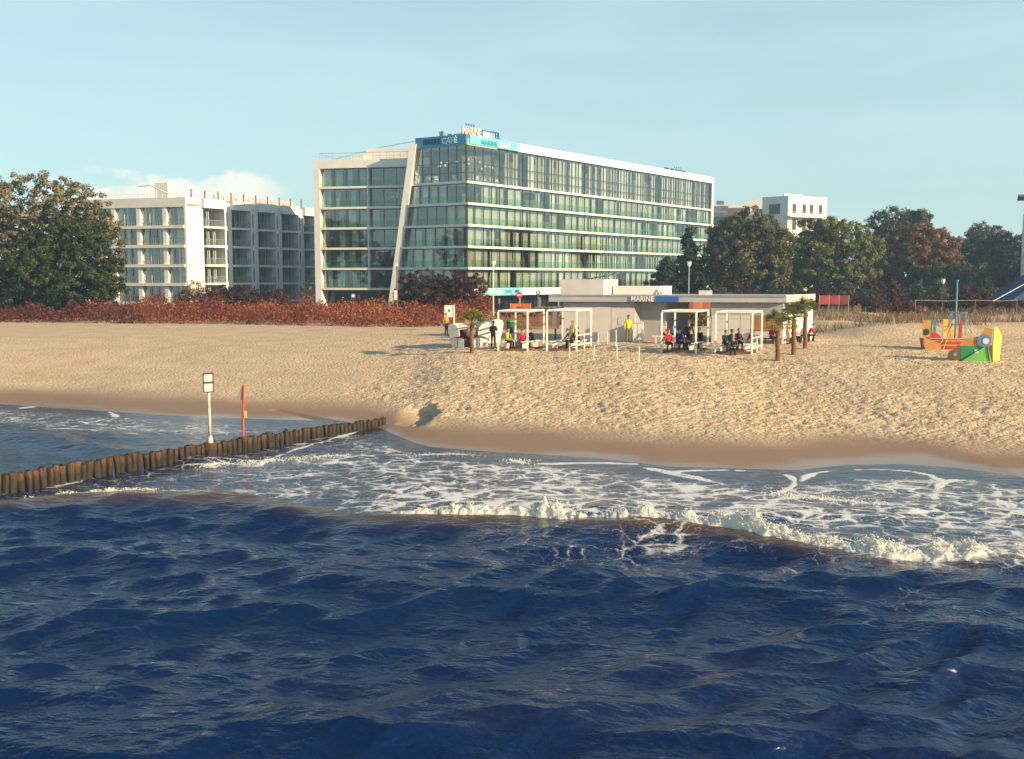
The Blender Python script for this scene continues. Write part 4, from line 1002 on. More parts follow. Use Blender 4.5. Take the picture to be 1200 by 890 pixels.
# saplings
b = bpt(228, 116); tree('sapling', b, [blob(228, 337, 9, 8, b, 116), blob(222, 341, 6, 5, b, 116), blob(235, 340, 6, 5, b, 116)], 'thin pale sapling rising from the red hedge below the apartments', L_DRY, 0.10, 22, 0.45, 0.08, 41, None, 'tree', 2.2)
b = bpt(357, 118); tree('sapling', b, [blob(358, 336, 5, 7, b, 118), blob(354, 343, 4, 5, b, 118)], 'small sparse sapling beside the left hotel wing', L_OLIVE, 0.10, 18, 0.4, 0.05, 42, None, 'tree', 1.6)
# conifers
def conifer(px, Y, top, w, label, seed, base_py=345):
    b_ = bpt(px, Y); k = Y / 1200.0; H = at_y(px, top, Y).z - b_[2]; rs = np.random.RandomState(seed); bl = []
    for i in range(9):
        f = i / 8.0; z = H * (0.16 + 0.80 * f); r = w * k * (1 - 0.80 * f) * rs.uniform(0.8, 1.15)
        nn = 4 if f < 0.6 else (2 if f < 0.9 else 1)
        for j in range(nn):
            a = rs.uniform(0, 6.28); q = r * 0.5 * (nn > 1)
            bl.append(((q * math.cos(a), q * math.sin(a), z + rs.normal(0, .2)), (r * 0.62 + 0.2, r * 0.62 + 0.2, H * 0.06 + 0.15)))
    return tree('pine_tree', b_, bl, label, L_PINE, 0.15, 46, 0.6, 0.22, seed, 'pines beside the hotel', 'tree', H * 0.9, 0.3)
conifer(808, 146, 268, 33, 'tall dark pine tree at the far end of the hotel', 51)
conifer(779, 144, 303, 28, 'shorter dark pine tree against the hotel glass', 52)
# wood on the right
def park(px, Y, blobs, label, lm, seed, name='park_tree', leaf=0.21, per=48, clump=0.95):
    b_ = bpt(px, Y)
    tree(name, b_, [blob(a, c, rx, ry, b_, Y + dy) for a, c, rx, ry, dy in blobs], label, lm, leaf, per, clump, 0.3, seed, 'trees of the park behind the bar', 'tree', None, 0.35, 2.7)
park(880, 146, [(878, 268, 30, 22, 0), (858, 285, 30, 26, 0), (900, 288, 30, 26, 0), (878, 308, 44, 22, -1), (850, 318, 22, 20, 0), (908, 318, 20, 20, 0)], 'olive brown tree behind the bar next to the pines', L_OLIVE, 61)
park(972, 160, [(960, 272, 26, 18, 0), (985, 280, 32, 24, 0), (955, 300, 30, 26, 0), (1000, 305, 32, 26, 0), (975, 322, 45, 20, -1), (1020, 292, 14, 18, 0)], 'yellow green tree in front of the white apartment house', L_YGREEN, 62)
park(1055, 188, [(1042, 262, 22, 18, 0), (1068, 262, 20, 16, 1), (1050, 285, 32, 24, 0), (1035, 305, 24, 26, 0), (1075, 255, 14, 10, 0)], 'tall blue green tree rising behind the rust coloured tree', L_TEAL, 63)
park(1082, 172, [(1080, 285, 30, 22, 0), (1102, 292, 24, 22, 0), (1060, 296, 28, 20, 0), (1085, 312, 40, 20, -1), (1110, 312, 16, 16, 0)], 'rust coloured autumn tree beyond the play boats', L_RUST, 64)
park(1158, 215, [(1152, 276, 20, 14, 0), (1172, 284, 18, 14, 0), (1148, 292, 20, 18, 0)], 'pale olive treetop rising behind the dark trees', L_OLIVE, 65)
park(1150, 190, [(1142, 300, 24, 20, 0), (1165, 294, 24, 18, 0), (1125, 308, 16, 16, 0), (1150, 320, 40, 20, 0)], 'dark blue green tree left of the grey tower', L_PINE, 66)
park(1195, 186, [(1185, 292, 18, 18, 0), (1205, 300, 24, 24, 0), (1190, 320, 34, 22, 0), (1240, 300, 30, 30, 0)], 'dark tree crowding against the grey tower', L_PINE, 67)
park(930, 175, [(930, 300, 28, 26, 0), (915, 322, 26, 20, 0), (945, 322, 26, 20, 0)], 'dark tree in the gap between the olive and yellow green trees', L_TEAL, 68)
park(1030, 168, [(1025, 318, 26, 20, 0), (1050, 322, 28, 20, 0), (1005, 326, 20, 18, 0)], 'low dark tree under the blue green one', L_TEAL, 69)
park(1110, 165, [(1105, 328, 30, 16, 0), (1135, 326, 26, 18, 0), (1080, 330, 24, 14, 0)], 'low dark tree under the rust coloured one', L_TEAL, 70)
park(1180, 160, [(1175, 330, 26, 18, 0), (1205, 330, 30, 20, 0)], 'low dark tree beside the blue tent', L_PINE, 71)
park(840, 160, [(838, 310, 18, 26, 0), (832, 330, 16, 18, 0)], 'narrow dark tree beside the end wall of the hotel', L_TEAL, 72)
for i, (px, Y, w, h, lm, lab) in enumerate([(880, 120, 90, 30, L_OLIVE, 'brown undergrowth bush behind the middle of the bar roof'), (955, 124, 60, 34, L_MAROON, 'maroon bush behind the sunlit end of the bar'),
        (1010, 118, 60, 34, L_MAROON, 'maroon bush between bar and dune path'), (1062, 104, 34, 32, L_RED, 'bright red bush beside the dune path'), (1140, 112, 54, 40, L_MAROON, 'rusty brown bush behind the blue mast'),
        (1190, 116, 50, 30, L_MAROON, 'maroon bush below the blue tent'), (1100, 124, 60, 26, L_MAROON, 'dark maroon bush in the shade beyond the boats'), (800, 118, 70, 26, L_OLIVE, 'brown bush seen over the open middle of the bar')]):
    bush(px, Y, w, h, lab, lm, 80 + i, 'bushes at the back of the beach')

# undergrowth filling the foot of the wood
UND = ['%s shrub under the %s' % (['dark green', 'dark reddish', 'blackish green'][i % 3], w) for i, w in enumerate(['end wall of the hotel', 'near side of the olive brown tree', 'middle of the olive brown tree', 'far side of the olive brown tree', 'gap before the yellow green tree', 'near side of the yellow green tree',
       'middle of the yellow green tree', 'far side of the yellow green tree', 'tall blue green tree', 'near side of the rust coloured tree', 'middle of the rust coloured tree', 'gap right behind the blue mast', 'pale olive treetop', 'dark tree by the grey tower'])]
for i in range(14):
    px = 838 + i * 28; Y = 134 + 7 * (i % 3)
    bush(px, Y, 52, 34 + 8 * (i % 2), UND[i], [L_TEAL, L_MAROON, L_PINE][i % 3], 160 + i, ['evergreen shrubs under the park trees', 'reddish shrubs under the park trees'][i % 3 == 1], 0.16, 26, 'shrub', 0.6)
# red hedge along the beach (one tangled mass)
rs = np.random.RandomState(9)
n = 80000
hx = rs.uniform(-75, -2.0, n); hy = rs.uniform(94, 122, n)
fr_y = np.interp(hx, [-75, -52, -30, -14, -8, -2], [109, 104, 100, 95, 94, 99]) + 1.2 * (vnoise(hx, hy, 0.4, 5) - .5)
keep = (hy > fr_y) & ~((hx > -4.5) & (hy < 108))
hx, hy, fy = hx[keep], hy[keep], fr_y[keep]
hgt = (0.30 + 2.7 * fbm(hx, hy, 0.48, 4, 44) ** 2.1 * 1.7 + 0.25 * sstep(2, 14, hy - fy)) * sstep(-0.6, 1.6, hy - fy)
hz = rs.rand(len(hx)) ** 0.55 * hgt
C = np.stack([hx, hy, base_h(hx, hy) - 0.05 + hz], 1)
Nn = rs.normal(0, 1, C.shape) + np.array([0, -0.3, 0.4])
tone = 0.95 * (fbm(hx, hy, 0.22, 3, 47) - 0.2) + 0.5 * rs.rand(len(hx)) - 0.08 + 0.12 * sstep(-30, -15, hx) - 0.1 * sstep(-35, -50, hx)
me = leaves_mesh('hedge', C, Nn, 0.13, tone, L_HEDGE, 0.5, rs)
o = link_mesh('hedge', me, (0, 0, 0)); tag(o, 'long low red brown hedge along the back of the beach', 'hedge', kind='stuff')
# dry dune grass and pale brush on the right and along the hedge foot
n = 16000
gx = np.concatenate([rs.uniform(23, 75, n), rs.uniform(-60, -4, 5000)]); gy = np.concatenate([rs.uniform(75, 112, n), rs.uniform(98, 116, 5000)])
ok = fbm(gx, gy, 0.22, 3, 49) > np.where(gx > 0, 0.44 - 0.10 * sstep(82, 100, gy), 0.52)
ok &= (gx < 0) | (gy > 80)
ok &= (gx > 0) | (gy > np.interp(gx, [-75, -52, -30, -14, -8, -2], [112, 108, 103, 97.5, 96, 100]) + 0.4)
gx, gy = gx[ok], gy[ok]; gzv = base_h(gx, gy)
lean = rs.normal(0, 0.16, (len(gx), 2)); hh_ = rs.uniform(0.25, 0.75, len(gx)) * np.where(gx > 0, 1.2, 2.2); wv_ = rs.uniform(0.02, 0.05, len(gx)); an = rs.uniform(0, 6.28, len(gx))
ax = np.stack([np.cos(an) * wv_, np.sin(an) * wv_, 0 * an], 1); p0 = np.stack([gx, gy, gzv - 0.04], 1); p1 = p0 + np.stack([lean[:, 0] * 1.6, lean[:, 1] * 1.6, hh_], 1)
V = np.stack([p0 - ax, p0 + ax, p1 + ax * .3, p1 - ax * .3], 1).reshape(-1, 3)
me = np_mesh('dune_grass', V, np.arange(len(V)).reshape(-1, 4), L_DRY, False, {'tone': ('FACE', np.clip(rs.rand(len(gx)), 0, 1))})
o = link_mesh('dune_grass', me, (0, 0, 0)); tag(o, 'dry pale brown grass and brush on the dunes', 'grass', kind='stuff')
# ------------------------------------------------------------------ groyne of timber piles
PILE = mat('weathered_pile', (0.105, 0.048, 0.019), 0.7, 0.9, 5, 1.0, 9, stretch=(1, 1, 0.22))
_n, _l = PILE.node_tree.nodes, PILE.node_tree.links          # the lower part stays wet and overgrown
_tc = _n.new('ShaderNodeNewGeometry'); _sp = _n.new('ShaderNodeSeparateXYZ'); _l.new(_tc.outputs['Position'], _sp.inputs[0])
_ns = _n.new('ShaderNodeTexNoise'); _ns.inputs['Scale'].default_value = 6.0; _l.new(_tc.outputs['Position'], _ns.inputs['Vector'])
_ad = _n.new('ShaderNodeMath'); _ad.operation = 'MULTIPLY_ADD'; _ad.inputs[1].default_value = 0.7; _l.new(_ns.outputs[0], _ad.inputs[0]); _l.new(_sp.outputs['Z'], _ad.inputs[2])
_mr = _n.new('ShaderNodeMapRange'); _l.new(_ad.outputs[0], _mr.inputs[0]); _mr.inputs[1].default_value = 0.55; _mr.inputs[2].default_value = 1.12
_mx = _n.new('ShaderNodeMix'); _mx.data_type = 'RGBA'; _l.new(_mr.outputs[0], _mx.inputs[0]); _mx.inputs[6].default_value = (0.022, 0.018, 0.012, 1)
_bc = _n['Principled BSDF'].inputs['Base Color']; _l.new(_bc.links[0].from_socket, _mx.inputs[7]); _l.new(_mx.outputs[2], _bc)
def pile_mesh(seed, h):
    rs = np.random.RandomState(seed); mb = MB(); P = []; r = []
    for i in range(7):
        t = i / 6.0; P.append((rs.normal(0, .008), rs.normal(0, .008), -1.6 + (h + 1.6) * t)); r.append(0.122 * rs.uniform(0.93, 1.05))
    P.append((0, 0, h + 0.03)); r.append(0.085)
    mb.tube(P, r, 10); return mb.mesh('pile', PILE, smooth=True)
PILES = [pile_mesh(i, 0) for i in range(5)]
gA = Vector((*gz(-140, 604, 0.0), 0)); gB = Vector((*gz(457, 491, 0.3), 0))
groyne = thing('groyne', (gA.x, gA.y, 0), 'row of weathered timber piles running from the sea onto the beach', 'groyne')
gdir = (gB - gA).normalized(); glen = (gB - gA).length; npile = int(glen / 0.236)
rp = random.Random(4)
def groyne_top(s): return float(np.interp(s, [0, glen * .25, glen * .6, glen * .9, glen], [0.58, 0.56, 0.50, 0.40, 0.31]))
for i in range(npile):
    s = i * 0.236; p = gA + gdir * s + Vector((rp.gauss(0, .012), rp.gauss(0, .02), 0)); p.z = groyne_top(s) + rp.gauss(0, .032)
    link_mesh('pile', PILES[i % 5], p, rp.uniform(0, 6), groyne, (rp.uniform(.82, 1.14), rp.uniform(.82, 1.14), 1), (rp.gauss(0, .03), rp.gauss(0, .03), rp.uniform(0, 6)))
def groyne_at(px):                        # point of the groyne line seen in that column
    a = (px - 600) / 1200.0
    # x = a * y (nearly) on the line
    lo, hi = 0.0, glen
    for _ in range(40):
        m_ = (lo + hi) / 2; q = gA + gdir * m_
        if q.x / q.y < a * 0.9951: lo = m_
        else: hi = m_
    return gA + gdir * lo, lo
# day mark on a thick pile
q, s = groyne_at(243); zt = groyne_top(s)
mk_ = thing('navigation_mark', (q.x, q.y, 0), 'pale pole with two pale boards in a cage on top on the groyne', 'marker')
mb = MB(); mb.tube([(q.x, q.y - .25, -1.5), (q.x, q.y - .25, zt + 0.05)], 0.24, 12); mb.build('base_pile', PILE, mk_, True)
PALE = mat('pale_paint', (0.74, 0.70, 0.58), 0.55, 0.12, 4, 0.15, 20)
mb = MB(); mb.tube([(q.x, q.y - .25, zt + .05), (q.x, q.y - .25, zt + 0.3)], [0.13, 0.075], 10); mb.tube([(q.x, q.y - .25, zt + .3), (q.x, q.y - .25, zt + 1.92)], 0.055, 10); mb.build('pole', mat('pole_rusty_white', (0.66, 0.58, 0.50), 0.6, 0.3, 5), mk_, True)
FM = Fr((q.x, q.y - .25), (0.9, 0.43))
for z0, z1 in ((1.92, 2.19), (2.29, 2.56)):
    mb = MB(); mb.fbox(FM, -0.155, 0.155, 0.02, 0.05, zt + z0, zt + z1); mb.build('board', PALE, mk_)
mb = MB()
for z in (1.91, 2.24, 2.57): mb.fbox(FM, -0.18, 0.18, -0.10, 0.10, zt + z - 0.015, zt + z + 0.015)
for u in (-.17, .17):
    for v in (-.09, .09): mb.fbox(FM, u - .008, u + .008, v - .008, v + .008, zt + 1.925, zt + 2.555)
mb.build('cage', DARKF, mk_)
# red pole with a triangular topmark
q, s = groyne_at(278); zt = groyne_top(s); q = q + Vector((0.02, 0.30, 0))
rm = thing('topmark_pole', (q.x, q.y, 0), 'thin red pole with a grey triangle on top behind the groyne', 'marker')
REDP = mat('red_paint', (0.50, 0.07, 0.035), 0.5, 0.2, 5)
mb = MB(); mb.tube([(q.x - .05, q.y, -1), (q.x - 0.04, q.y, zt), (q.x + 0.03, q.y, zt + 1.98)], [0.05, 0.05, 0.04], 8); mb.build('pole', REDP, rm, True)
mb = MB(); mb.prism([(q.x - 0.02, q.y, zt + 1.95), (q.x - 0.28, q.y + .02, zt + 1.42), (q.x - 0.02, q.y, zt + 1.42)], (0, 0.02, 0)); mb.build('triangle', mat('topmark_grey', (0.30, 0.33, 0.36), 0.6), rm)
mb = MB(); mb.box(q.x + 0.03, q.x + 0.11, q.y - .05, q.y + .05, zt + 0.75, zt + 1.0); mb.build('reflector', mat('yellow_paint', (0.75, 0.50, 0.08), 0.5), rm)

# ------------------------------------------------------------------ beach bar
BF = Fr((0, 0), (0.982, -0.19)); bc = on_sand(917, 403)
BARZ = bc.z - 0.05
dB = Vector((0.982, -0.19)).normalized(); BLEN = 16.6
FBf = Fr(Vector((bc.x, bc.y)) - dB * BLEN, dB); FBs = Fr((bc.x, bc.y), (0.55, 0.835)); SLEN = 6.6
GREYW = mat('bar_grey_panel', (0.36, 0.35, 0.36), 0.7, 0.08, 0.8, 0.05, 10)
GREYL = mat('bar_light_panel', (0.60, 0.56, 0.53), 0.7, 0.06, 0.8, 0.05, 10)
bar = thing('beach_bar', (bc.x - 7, bc.y + 4, BARZ), 'long flat roofed beach bar with pale walls and an open middle', 'bar building')
def U(px):                                # distance along the bar front of a photo column
    a = (px - 600) / 1200.0; O, d = FBf.O, FBf.d
    return (a * O.y - O.x) / (d.x - a * d.y)
z0 = BARZ; zw = z0 + 2.85; zr = z0 + 3.35
uL0, uL1, uR0 = U(660), U(773), U(833)
# back side is parallel to the sun side
bk = Vector((FBs.d.x, FBs.d.y)) * SLEN
def blk(u0, u1, d0, d1, za, zb, name, m_):
    mb = MB(); a = FBf.p(u0, 0, za); b = FBf.p(u1, 0, za); k0 = Vector((FBs.d.x * d0, FBs.d.y * d0, 0)); k1 = Vector((FBs.d.x * d1, FBs.d.y * d1, 0))
    mb.prism([a + k0, b + k0, b + k1, a + k1], (0, 0, zb - za)); return mb.build(name, m_, bar)
blk(uL0, U(743), 0, 5, z0 - .3, zw, 'wall', GREYW)
blk(U(743) + .01, uL1, 1.0, 5, z0 - .3, zw, 'recessed_wall', GREYW)
blk(uR0, BLEN - 0.02, 0, SLEN - .1, z0 - .3, zw, 'wall', GREYW)
# pale lower cladding panels on the right block, each a sheet
for i, (a, b) in enumerate(((833.5, 853), (853.3, 867), (867.3, 881))):
    for za, zb in ((0.02, 0.95), (0.97, 1.72), (1.74, 1.98)):
        mb = MB(); mb.fbox(FBf, U(a) + .01, U(b) - .01, 0.01, 0.04, z0 + za, z0 + zb); mb.build('wall_panel', GREYL, bar)
mb = MB(); mb.fbox(FBf, U(881), BLEN - 0.03, 0.01, 0.035, z0 + 0.02, z0 + 0.9); mb.build('wall_panel', GREYL, bar)
for a, b in ((661, 688), (688.3, 716), (716.3, 742.7)):
    mb = MB(); mb.fbox(FBf, U(a), U(b) - .01, 0.01, 0.04, z0 + .02, z0 + 2.5); mb.build('wall_panel', GREYL if a < 700 else GREYL, bar)
mb = MB(); mb.fbox(FBf, U(724), U(729), 0.041, 0.06, z0 + 1.25, z0 + 1.75); mb.build('notice', mat('notice', (0.5, 0.55, 0.62), 0.5), bar)
mb = MB(); mb.fbox(FBf, U(745), U(747), -0.98, -0.6, z0 + 1.3, z0 + 1.9); mb.build('wall_lamp', DARKF, bar)
# orange timber boards
WOODS = [mat('orange_timber_%d' % i, c, 0.7, 0.2, 3, 0.2, 12, stretch=(4, 4, 0.5)) for i, c in enumerate(((0.44, 0.20, 0.075), (0.52, 0.25, 0.10), (0.38, 0.165, 0.06)))]
ua, ub_ = U(881), BLEN - 0.06; nb_ = 17
for i in range(nb_):
    mb = MB(); w = (ub_ - ua) / nb_; mb.fbox(FBf, ua + i * w, ua + (i + .93) * w, 0.04, 0.08 + 0.012 * (i % 3), z0 + 0.95, z0 + 2.0); mb.build('timber_board', WOODS[i % 3], bar)
# sunlit end wall
mb = MB(); mb.fbox(FBs, 0.0, SLEN, -0.25, 0.02, z0 - .3, zw - 0.25); mb.build('end_wall', WHITE, bar)
for a in (0.3, 1.6, 4.0):
    mb = MB(); mb.fbox(FBs, a, a + (0.6 if a < 1 else 1.8), -0.2, 0.03, zw - 0.22, zw - 0.02); mb.build('vent_slot', DARKF, bar)
# roof with fascia
mb = MB(); ov = 0.45; ul = U(644)
pts4 = [FBf.p(ul, ov, zw + .03), FBf.p(BLEN, ov, zw + .03) + Vector((0.15, 0, 0)), FBs.p(SLEN + .1, 0.12, zw + .03), FBf.p(ul, 0, zw + .03) + Vector((bk.x, bk.y, 0))]
mb.prism(pts4, (0, 0, zr - zw - .03)); mb.build('roof', mat('bar_roof_fascia', (0.42, 0.42, 0.43), 0.6, 0.08, 0.6), bar)
mb = MB(); mb.fbox(FBf, ul - .02, BLEN + .1, ov + 0.002, ov + 0.03, zr - 0.10, zr + 0.03); mb.build('roof_trim', GREYM, bar)
mb = MB(); mb.fbox(FBs, -0.1, SLEN, 0.125, 0.16, zw + .05, zr + .03); mb.build('end_fascia', WHITE, bar)
mb = MB()
for u in np.arange(ul + .4, BLEN, 1.9): mb.fbox(FBf, u, u + .12, -0.1, ov - .02, zw - .02, zw + .028)
mb.build('roof_bracket', DARKF, bar)
mb = MB(); mb.fbox(FBf, U(645), U(650), -1.4, -1.0, z0 + 0.9, z0 + 2.5); mb.build('side_board', PALE, bar)
for u in (ul + .15, U(656)):
    mb = MB(); mb.fbox(FBf, u, u + .1, -1.6, -1.45, z0 - .2, zw); mb.build('post', DARKF, bar)
# lettering on the fascia
me, w = text_mesh('MARINE', 0.36, SIGNW, 0.03, 0.012, U(766) - U(740)); place_text('lettering', me, FBf, U(740), ov + .06, zw + .08, bar)
mb = MB(); mb.fbox(FBf, U(768), U(795), ov + .035, ov + .05, zw + .06, zr - .06); mb.build('blue_sign', SIGNBL, bar)
# boxes, canopy and gear on the roof
blk(U(648), U(699), 1.0, 3.2, zr + .003, zr + 1.1, 'roof_box', GREYL)
blk(U(701), U(757), 2.2, 4.2, zr + .003, zr + 0.62, 'roof_box', WHITE)
for k in range(9):                        # louvred sun sail
    mb = MB(); a = U(676) + k * 0.30; zz = zr + 1.0 + 0.055 * k
    mb.hexa([FBf.p(a, -2.0, zz), FBf.p(a + .26, -2.0, zz + .10), FBf.p(a + .26, -4.2, zz + .10), FBf.p(a, -4.2, zz), FBf.p(a, -2.0, zz + .04), FBf.p(a + .26, -2.0, zz + .14), FBf.p(a + .26, -4.2, zz + .14), FBf.p(a, -4.2, zz + .04)]); mb.build('sail_slat', DARKF if k % 2 else GREYM, bar)
mb = MB()
for u in (U(703), U(708)): mb.tube([FBf.p(u, -3, zr), FBf.p(u, -3, zr + 1.25)], 0.03, 6)
mb.build('sail_post', GREYM, bar)
mb = MB(); mb.fbox(FBf, U(818), U(834), -1.2, -1.0, zr, zr + .32); mb.build('roof_board', PALE, bar)
for u in (U(766), U(772), U(779)):
    mb = MB(); mb.tube([FBf.p(u, -2, zr), FBf.p(u + .15, -2, zr + .35), FBf.p(u + .3, -2, zr)], 0.05, 6); mb.tube([FBf.p(u + .3, -2.3, zr), FBf.p(u + .15, -2.2, zr + .3)], 0.06, 6); mb.build('roof_gear', PALE, bar)
# white counter in the recess
cb = thing('white_counter', FBf.p(U(748), 0.5, z0), 'plain white cabinet standing beside the man in the yellow vest', 'cabinet')
mb = MB(); mb.fbox(FBf, U(742.5), U(754), 0.05, 0.65, z0 - .1, z0 + 1.42); mb.build('body', WHITE, cb)
mb = MB(); mb.fbox(FBf, U(742), U(754.5), 0.03, 0.70, z0 + 1.422, z0 + 1.46); mb.build('top', WHITE2, cb)
mb = MB(); mb.fbox(FBf, U(748), U(748.3), 0.651, 0.66, z0 + .1, z0 + 1.38); mb.build('door_gap', GREYM, cb)
# timber step in front of the bar
st = MB(); st.fbox(FBf, U(735), U(790), 0.0, 1.2, z0 - .2, z0 + .05)
o = st.build('timber_step', mat('deck_timber', (0.30, 0.17, 0.10), 0.8, 0.3, 2, 0.3, 10, stretch=(6, 1, 1))); tag(o, 'low brown timber step in front of the bar recess', 'step')

# ------------------------------------------------------------------ pergolas with benches on decks
PW = mat('white_timber', (0.80, 0.77, 0.70), 0.55, 0.06, 3)
DECK = [mat('deck_board_%d' % i, c, 0.8, 0.3, 3, 0.3, 12) for i, c in enumerate(((0.20, 0.10, 0.06), (0.16, 0.08, 0.05), (0.24, 0.125, 0.075)))]
PGS = []
def pergola(px, py, w, d, label, rail=False):
    p = on_sand(px, py); F = Fr((p.x, p.y), (0.99, -0.14)); z = p.z + 0.02
    dv = Vector((0.42, 0.91, 0)).normalized() * d
    t = thing('pergola', p, label, 'pergola', 'white pergolas on the beach')
    H = 2.5; r = 0.055
    A = F.p(0, 0, z); B = F.p(w, 0, z); Cc = B + dv; D = A + dv
    up = Vector((0, 0, H))
    for q_ in (A, B, Cc, D):
        mb = MB(); mb.box(q_.x - r, q_.x + r, q_.y - r, q_.y + r, q_.z - 0.3, q_.z + H - r); mb.build('post', PW, t)
    for a, b in ((A, B), (B, Cc), (Cc, D), (D, A)):
        mb = MB(); mb.tube([a + up, b + up], r * 1.15, 4); mb.build('beam', PW, t)
    dk = MB(); nbd = 9
    for i in range(nbd):
        a = A + dv * (i / nbd) + Vector((0, 0, 0.0)); b = B + dv * (i / nbd); e = dv * (0.93 / nbd)
        mb = MB(); mb.prism([a + Vector((0, 0, .1)), b + Vector((0, 0, .1)), b + e + Vector((0, 0, .1)), a + e + Vector((0, 0, .1))], (0, 0, .05)); mb.build('deck_board', DECK[i % 3], t)
    mb = MB(); mb.prism([A + Vector((0, -.03, -.25)), B + Vector((0, -.03, -.25)), B + Vector((0, .05, -.25)), A + Vector((0, .05, -.25))], (0, 0, .345)); mb.build('deck_edge', DECK[0], t)
    # benches along both sides
    for s_, (e0, e1) in enumerate(((A, D), (B, Cc))):
        ins = F.d * (0.12 if s_ == 0 else -0.57); ins = Vector((ins.x, ins.y, 0))
        a = e0 + dv * .12 + ins; b = e0 + dv * .88 + ins; wv3 = Vector((F.d.x, F.d.y, 0)) * 0.42
        mb = MB(); mb.prism([a + Vector((0, 0, .53)), a + wv3 + Vector((0, 0, .53)), b + wv3 + Vector((0, 0, .53)), b + Vector((0, 0, .53))], (0, 0, .06)); mb.build('bench_seat', PW, t)
        for e in (a + dv * .06, b - dv * .06):
            mb = MB(); c_ = e + wv3 * .5; mb.box(c_.x - .17, c_.x + .17, c_.y - .03, c_.y + .03, c_.z + .15, c_.z + .53); mb.build('bench_leg', PW, t)
    if rail:
        for zz in (0.35, 0.95):
            mb = MB(); mb.tube([B + Vector((0, 0, zz)), Cc + Vector((0, 0, zz))], 0.045, 4); mb.build('rail', PW, t)
        m_ = B + dv * .5; mb = MB(); mb.tube([m_, m_ + Vector((0, 0, .95))], 0.05, 4); mb.build('rail_post', PW, t)
    PGS.append((A, B, dv, z + .15, F)); return t
pergola(584, 412, 1.85, 2.6, 'white timber pergola beside the beach chairs with a yellow green jacket inside')
pergola(641, 411.5, 1.85, 2.6, 'white timber pergola with a side rail beside the row of stakes', True)
pergola(775, 414, 2.05, 2.9, 'white timber pergola crowded around a standing man in black')
pergola(838, 415.5, 2.15, 2.9, 'white timber pergola with a side rail beside the palms', True)

# ------------------------------------------------------------------ people
SK = [mat('skin_%d' % i, c, 0.55, 0.06, 8) for i, c in enumerate(((0.52, 0.30, 0.21), (0.46, 0.26, 0.18), (0.58, 0.35, 0.26)))]
def cloth(r, g, b): return mat('cloth_%d_%d_%d' % (r, g, b), srgb(r, g, b), 0.85, 0.15, 9, 0.3, 60)
HAIR = [mat('hair_%d' % i, c, 0.6, 0.2, 20) for i, c in enumerate(((0.03, 0.02, 0.015), (0.10, 0.055, 0.03), (0.28, 0.20, 0.11), (0.35, 0.33, 0.30)))]
EYE = mat('eye_dark', (0.02, 0.015, 0.012), 0.3, 0.1, 3)
SHOE = mat('shoe_dark', (0.03, 0.028, 0.028), 0.6, 0.1, 5)
def skeleton(pose):
    J = {}; 
    if pose.startswith('stand'):
        hp = 0.92; lean = 0.0 if pose == 'stand' else 0.05
        J.update(pel=(0, 0, hp), hipL=(.09, 0, hp - .03), kneeL=(.10, -.02, .49), ankL=(.11, .02, .09), toeL=(.13, -.15, .05),
                 hipR=(-.09, 0, hp - .03), kneeR=(-.10, -.05, .49), ankR=(-.12, .0, .09), toeR=(-.14, -.17, .05))
        sp = hp
    else:
        hp = 0.50; lean = 0.10 if pose == 'sit' else 0.34
        J.update(pel=(0, 0, hp), hipL=(.09, -.03, hp - .02), kneeL=(.13, -.43, .50), ankL=(.12, -.40, .09), toeL=(.14, -.57, .05),
                 hipR=(-.09, -.03, hp - .02), kneeR=(-.12, -.43, .51), ankR=(-.14, -.36, .09), toeR=(-.16, -.53, .05))
        sp = hp
    f = lambda t, dz: (0, -lean * t, sp + dz * math.sqrt(max(0.2, 1 - lean * lean * 1.2)))
    J.update(spine=f(.35, .20), chest=f(.8, .41), nb=f(1.05, .545), neck=f(1.15, .60))
    n = J['neck']; J.update(jaw=(0, n[1] - .03, n[2] + .075), head=(0, n[1] - .015, n[2] + .15), crown=(0, n[1] + .0, n[2] + .21))
    c = J['chest']
    for sgn, q in ((1, 'L'), (-1, 'R')):
        sh = (sgn * .175, c[1] + .0, c[2] + .085); J['sh' + q] = sh
        if pose == 'stand': el, wr, pa = (sgn * .25, sh[1] + .03, sh[2] - .29), (sgn * .25, sh[1] - .06, sh[2] - .53), (sgn * .245, sh[1] - .09, sh[2] - .61)
        elif pose == 'stand_hold': el, wr, pa = (sgn * .25, sh[1] - .03, sh[2] - .28), (sgn * .12, sh[1] - .25, sh[2] - .24), (sgn * .06, sh[1] - .30, sh[2] - .21)
        elif pose == 'sit': el, wr, pa = (sgn * .25, sh[1] - .08, sh[2] - .27), (sgn * .14, sh[1] - .30, sh[2] - .33), (sgn * .10, sh[1] - .38, sh[2] - .33)
        else: el, wr, pa = (sgn * .25, sh[1] - .14, sh[2] - .24), (sgn * .12, sh[1] - .33, sh[2] - .37), (sgn * .06, sh[1] - .39, sh[2] - .40)
        J.update({'el' + q: el, 'wr' + q: wr, 'pa' + q: pa})
    return J
BONES = [('pel', 'spine', 0), ('spine', 'chest', 0), ('chest', 'nb', 0), ('nb', 'neck', 2), ('neck', 'jaw', 2), ('jaw', 'head', 2), ('head', 'crown', 2)]
for q in 'LR': BONES += [('chest', 'sh' + q, 0), ('sh' + q, 'el' + q, 0), ('el' + q, 'wr' + q, 0), ('wr' + q, 'pa' + q, 2), ('pel', 'hip' + q, 1), ('hip' + q, 'knee' + q, 1), ('knee' + q, 'ank' + q, 1), ('ank' + q, 'toe' + q, 3)]
